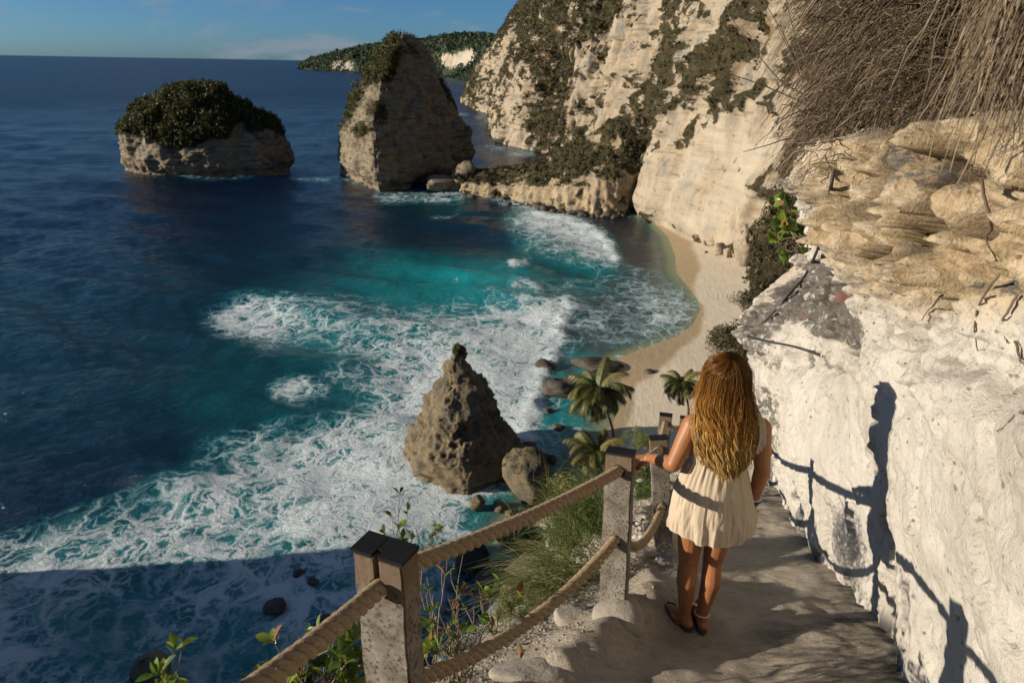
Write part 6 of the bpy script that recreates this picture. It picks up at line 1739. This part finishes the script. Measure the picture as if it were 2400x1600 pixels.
q = np.stack([np.cos(th)[None] * 1.4 + 0 * hh[:, None], np.sin(th)[None] * 1.4 + 0 * hh[:, None], hh[:, None] * 2.2 + 0 * th[None]], -1).reshape(-1, 3)
cr_ = (ridged(q * np.array([3.4, 3.4, 1.4]), 3, 501) * 0.010 + fbm(q * np.array([7, 7, 5]), 3, 503) * 0.006).reshape(nr_, nt_) * (0.35 + 0.65 * down)
sm_ = (np.sin(hh[:, None] * 420) * 0.0014 + 0.002 * np.sin(44 * thp)) * ((hh[:, None] > 1.075) & (hh[:, None] < 1.13))
elast = -0.006 * np.exp(-((hh[:, None] - 1.09) / 0.012) ** 2)
R_ = 1 + (pl + cr_ + sm_ + elast) / 0.16
bv = 1 + 0 * th
DX = cx2[:, None] + ax_[:, None] * R_ * np.cos(th)[None]; DY = -0.015 * down + ay_[:, None] * R_ * np.sin(th)[None] - 0.012
DZ = hh[:, None] + (0.012 * np.sin(2 * th + 0.5) + 0.003 * np.sin(7 * th) + 0.0015 * np.sin(16 * th))[None] * down + 0 * DX
topd = sstep(1.15, 1.235, hh)[:, None] * (0.05 * np.cos(2 * th) - 0.02)[None]
DZ = DZ + topd
DV = np.stack([DX, DY, DZ], -1)
fl = grid_faces(nt_, nr_, True)
dress = mesh('dress', DV.transpose(1, 0, 2).reshape(-1, 3), fl, cloth.m, girl)
hemv = DV[-1]; inn = DV[-1] * [0.965, 0.965, 1] + [0, 0, 0.03]
# ruffles over the shoulders
for s_, xs, xe in ((-1, -0.118, -0.135), (1, 0.160, 0.185)):
    t = np.linspace(0, 1, 90)
    base_ = catmull([(xs * .98, -0.085, 1.17), (xs * 1.02, -0.082, 1.25), (xs * 1.0, -0.045, 1.318), (xs * 1.0, 0.01, 1.332), (xs * .98, 0.06, 1.30), (xs * .9, 0.09, 1.20)], 90)
    rows_ = []
    for w in np.linspace(0, 1, 7):
        amp_ = 0.010 * w * np.sin(t * 62 + 1.1 * np.sin(t * 17)) + 0.006 * w * np.sin(t * 31)
        o_ = np.stack([np.full(90, s_ * 0.034 * w), amp_ * 0.5 - 0.012 * w, amp_ - 0.016 * w * w], 1)
        rows_.append(base_ + o_ * np.sin(np.pi * np.clip(t * 1.02 + .02, 0, 1))[:, None] ** .4)
    V = np.stack(rows_, 1).reshape(-1, 3)
    mesh('ruffle', V, grid_faces(90, 7), cloth.m, girl)
    v_, f_ = tube(base_, 0.006, 6); mesh('strap', v_, f_, cloth.m, girl)

# hair
hairm = M('hair', 0.42, 0.5)
tn1 = hairm.attr('tone'); hz_ = hairm.attr('along')
hv_ = hairm.math('ADD', hz_, hairm.math('MULTIPLY', hairm.math('SUBTRACT', tn1, 0.5), 0.55))
hc = hairm.ramp(hv_, [(0.0, (0.075, 0.030, 0.007)), (0.25, (0.15, 0.060, 0.012)), (0.5, (0.33, 0.155, 0.030)), (0.75, (0.50, 0.29, 0.080)), (1.0, (0.56, 0.40, 0.17))])
hairm.set(Base_Color=hc, Anisotropic=0.6, Specular_Tint=(1.0, 0.75, 0.45, 1))
tlh = hairm.n('BsdfTranslucent', {'Color': hc}); mxh = hairm.n('MixShader', {'Fac': 0.25})
hairm.t.links.new(hairm.p.outputs[0], mxh.inputs[1]); hairm.t.links.new(tlh.outputs[0], mxh.inputs[2]); hairm.t.links.new(mxh.outputs[0], hairm.out.inputs[0])
HZ = [1.05, 1.08, 1.115, 1.165, 1.22, 1.28, 1.34, 1.40, 1.46, 1.52, 1.58, 1.615, 1.64, 1.654]
HWt = [.085, .100, .124, .145, .152, .148, .138, .126, .113, .107, .097, .078, .052, .018]
HD = [.150, .150, .148, .142, .136, .128, .120, .114, .116, .118, .108, .086, .056, .018]
HCX = [.020, .018, .014, .010, .006, .004, .000, -.004, -.008, -.010, -.010, -.010, -.010, -.010]
def hair_shell(a, h, k=1.0):
    """a in [-1,1] runs round the back of the head from left to right"""
    w = np.interp(h, HZ, HWt) * k; dp = np.interp(h, HZ, HD) * k; cxh = np.interp(h, HZ, HCX)
    ang = a * 1.75
    flat = sstep(1.42, 1.28, h)
    x = cxh + w * np.where(flat > 0, (1 - flat) * np.sin(ang) + flat * np.clip(a, -1.1, 1.1) * 0.98, np.sin(ang))
    y = -dp * ((1 - flat) * np.cos(ang) + flat * (1 - 0.55 * a * a)) + 0.005
    return x, y
rs = np.random.default_rng(77)
nc, per_ = 210, 11
ca = (rs.random(nc) * 2 - 1) * 1.0; cl = 1.06 + 0.11 * rs.random(nc) ** 1.2 + 0.05 * np.abs(ca) ** 2; cph = rs.random(nc) * 6.3; cfq = 32 + 18 * rs.random(nc); cam_ = 0.003 + 0.0075 * rs.random(nc); ctn = rs.random(nc); cdp = rs.random(nc)
n = nc * per_; ci = np.repeat(np.arange(nc), per_)
a = ca[ci] + rs.normal(size=n) * 0.028; bot = cl[ci] + rs.normal(size=n) * 0.022
m_ = 56; s_ = np.linspace(0, 1, m_)[None]
tops = 1.654 - 0.010 * rs.random(n)
H_ = tops[:, None] + (bot - tops)[:, None] * s_ ** (1.0)
# start at the parting: the lateral spread opens from the crown down
H_ = np.where(s_ < 0.12, tops[:, None] + (bot - tops)[:, None] * (s_ ** 1.6 * 0.12 ** -0.6), H_)
aa = a[:, None] * (0.35 + 0.65 * sstep(1.655, 1.56, H_)) + 0.10 * np.sin(H_ * 9 + cph[ci][:, None]) * sstep(1.5, 1.0, H_) * 0.5
k_ = 0.90 + 0.16 * cdp[ci][:, None] + rs.normal(size=(n, 1)) * 0.015
x, y = hair_shell(aa, H_, k_)
wamp = cam_[ci][:, None] * sstep(1.55, 1.25, H_) * 1.5
wph = H_ * cfq[ci][:, None] + cph[ci][:, None] + rs.normal(size=(n, 1)) * 0.10
x = x + wamp * np.sin(wph); y = y + wamp * 0.9 * np.cos(wph) - 0.004
x = x + rs.normal(size=(n, 1)) * 0.0035 * sstep(1.6, 1.0, H_) * 1.6
paths = np.stack([x, y, H_], -1)
rad = (0.0019 + 0.0014 * rs.random((n, 1))) * np.interp(s_, [0, .1, .85, 1], [.8, 1, 1, .25])
v_, f_, tn2 = strands(paths, rad, 3, np.clip(ctn[ci] * 0.7 + 0.3 * rs.random(n), 0, 1))
along = np.repeat(np.clip((1.60 - H_) / 0.52, 0, 1).ravel(), 3)
hr = mesh('hair', v_, f_, hairm.m, girl, True, {'tone': tn2, 'along': along})
nk = 620; fi = rs.random(nk) * 2 * np.pi; s2_ = np.linspace(0, 1, 26)[None]
Hk = 1.657 + (1.40 + 0.07 * rs.random(nk) - 1.657)[:, None] * s2_ ** 1.7
kk_ = 1.0 + 0.035 * rs.normal(size=(nk, 1)) * sstep(1.65, 1.6, Hk)
Hk2 = np.minimum(Hk, 1.654)
xk = -0.010 + np.interp(Hk2, HZ, HWt) * kk_ * np.cos(fi)[:, None]; yk = 0.005 + np.interp(Hk2, HZ, HD) * kk_ * np.sin(fi)[:, None]
keep_ = (np.sin(fi) < 0.45)
Pk = np.stack([xk, yk, Hk + 0.002], -1)[keep_]
v_, f_, tn2 = strands(Pk, np.tile(0.0017 * np.interp(s2_, [0, .2, .8, 1], [.6, 1, 1, .3]), (len(Pk), 1)), 3, rs.random(len(Pk)))
mesh('crown_hair', v_, f_, hairm.m, girl, True, {'tone': tn2, 'along': np.repeat(np.clip((1.60 - Pk[..., 2]) / 0.52, 0.03, 1).ravel(), 3)})
nf = 150                                                           # flyaway hairs
a = (rs.random(nf) * 2 - 1) * 1.1; H_ = 1.64 + (1.05 + 0.4 * rs.random(nf) - 1.64)[:, None] * s_
x, y = hair_shell(a[:, None] * (0.4 + .6 * sstep(1.65, 1.55, H_)), H_, 1.04 + 0.12 * rs.random((nf, 1)))
x = x + np.cumsum(rs.normal(size=(nf, m_)) * 0.0022, 1); y = y + np.cumsum(rs.normal(size=(nf, m_)) * 0.002, 1)
v_, f_, tn2 = strands(np.stack([x, y, H_], -1), np.full((nf, m_), 0.0006), 3, rs.random(nf))
mesh('flyaway_hair', v_, f_, hairm.m, girl, True, {'tone': tn2, 'along': np.repeat(np.clip((1.62 - H_) / 0.6 + .2, 0, 1).ravel(), 3)})['kind'] = 'stuff'
# the mass of hair under the strands
ha = np.linspace(-1.08, 1.08, 40); hz2 = np.concatenate([np.linspace(1.648, 1.56, 20), np.linspace(1.55, 1.10, 40)])
A2, H2 = np.meshgrid(ha, hz2, indexing='ij')
x, y = hair_shell(A2, H2, 0.90)
V = np.stack([x, y, H2], -1).reshape(-1, 3)
mesh('hair_mass', V, grid_faces(40, 60), hairm.m, girl, True, {'tone': np.full(len(V), 0.25), 'along': np.clip((1.60 - V[:, 2]) / 0.8, 0, 0.7)})
# hair falling in front of the ears and forehead so that the head is covered all round
ha = np.linspace(0, 2 * np.pi, 41); hz2 = np.linspace(1.56, 1.652, 10)
A2, H2 = np.meshgrid(ha, hz2, indexing='ij')
V = np.stack([-0.01 + np.interp(H2, HZ, HWt) * .93 * np.cos(A2), 0.005 + np.interp(H2, HZ, HD) * .9 * np.sin(A2), H2], -1).reshape(-1, 3)
mesh('hair_crown', V, grid_faces(41, 10), hairm.m, girl, True, {'tone': np.full(len(V), 0.3), 'along': np.full(len(V), 0.1)})

# a second walker further down the steps, almost hidden by the girl's arm
hp_ = at_d(1799, 1092, 17.0)
ft = np.array([hp_[0], hp_[1], hp_[2] - 0.80])
p2 = empty('person', tuple(ft)); tag(p2, 'person in red and dark clothes down the steps, almost hidden behind the girl\'s right arm', 'person')
B = []
for s_ in (-1, 1):
    cap((s_ * .09, 0, .86), (s_ * .09, .02, .47), .085, .055); cap((s_ * .09, .02, .47), (s_ * .09, 0, .08), .052, .036); cap((s_ * .09, -.02, .05), (s_ * .1, .16, .03), .035, .025)
    cap((s_ * .17, 0, 1.38), (s_ * .21, -.02, 1.12), .05, .04); cap((s_ * .21, -.02, 1.12), (s_ * .20, .04, .88), .038, .026)
    for k in range(4): cap((s_ * .20, .04 + .015 * (k - 1.5), .86), (s_ * .19, .05 + .016 * (k - 1.5), .74 + .012 * abs(k - 1.5)), .016, .009)
    cap((s_ * .20, .05, .86), (s_ * .18, .085, .80), .014, .009)
B.append(ellipsoid((0, 0, .95), (.15, .105, .14))); B.append(ellipsoid((0, 0, 1.22), (.165, .11, .22))); cap((0, 0, 1.38), (0, .01, 1.50), .055, .05); B.append(ellipsoid((0, .01, 1.60), (.075, .092, .11))); cap((0, .1, 1.6), (0, .115, 1.575), .01, .012)
body_mesh('body', B, 0.009, 3, skin.m, p2)
rc_m = plain('red_cotton', (0.42, 0.02, 0.02), 0.85, 0.2, .3); dc_m = plain('dark_cotton', (0.03, 0.022, 0.028), 0.85, 0.2, .3); dh_m = plain('dark_hair', (0.03, 0.02, 0.015), 0.5, 0.3, .3)
def garment(name, zs, ax2, ay2, matl, c=(0, 0)):
    t = np.linspace(0, 2 * np.pi, 40, endpoint=False)
    V = np.stack([np.stack([c[0] + a_ * np.cos(t) * (1 + .03 * np.sin(7 * t + z * 20)), c[1] + b_ * np.sin(t), np.full(40, z)], 1) for z, a_, b_ in zip(zs, ax2, ay2)], 1).reshape(-1, 3)
    return mesh(name, V, grid_faces(40, len(zs), True), matl, p2)
garment('shirt', [.92, 1.05, 1.2, 1.35, 1.42, 1.45], [.185, .18, .19, .20, .15, .07], [.14, .13, .135, .13, .11, .07], rc_m)
garment('shorts', [.55, .7, .85, .96], [.20, .20, .19, .17], [.14, .145, .14, .125], dc_m)
for s_ in (-1, 1): 
    v_, f_ = tube(catmull([(s_ * .15, 0, 1.40), (s_ * .20, -.01, 1.30), (s_ * .225, -.02, 1.16)], 12), np.linspace(.068, .062, 12), 12); mesh('sleeve', v_, f_, rc_m, p2)
V, Fq = ellipsoid((0, -.012, 1.64), (.084, .098, .10)); mesh('hair', V, Fq, dh_m, p2)
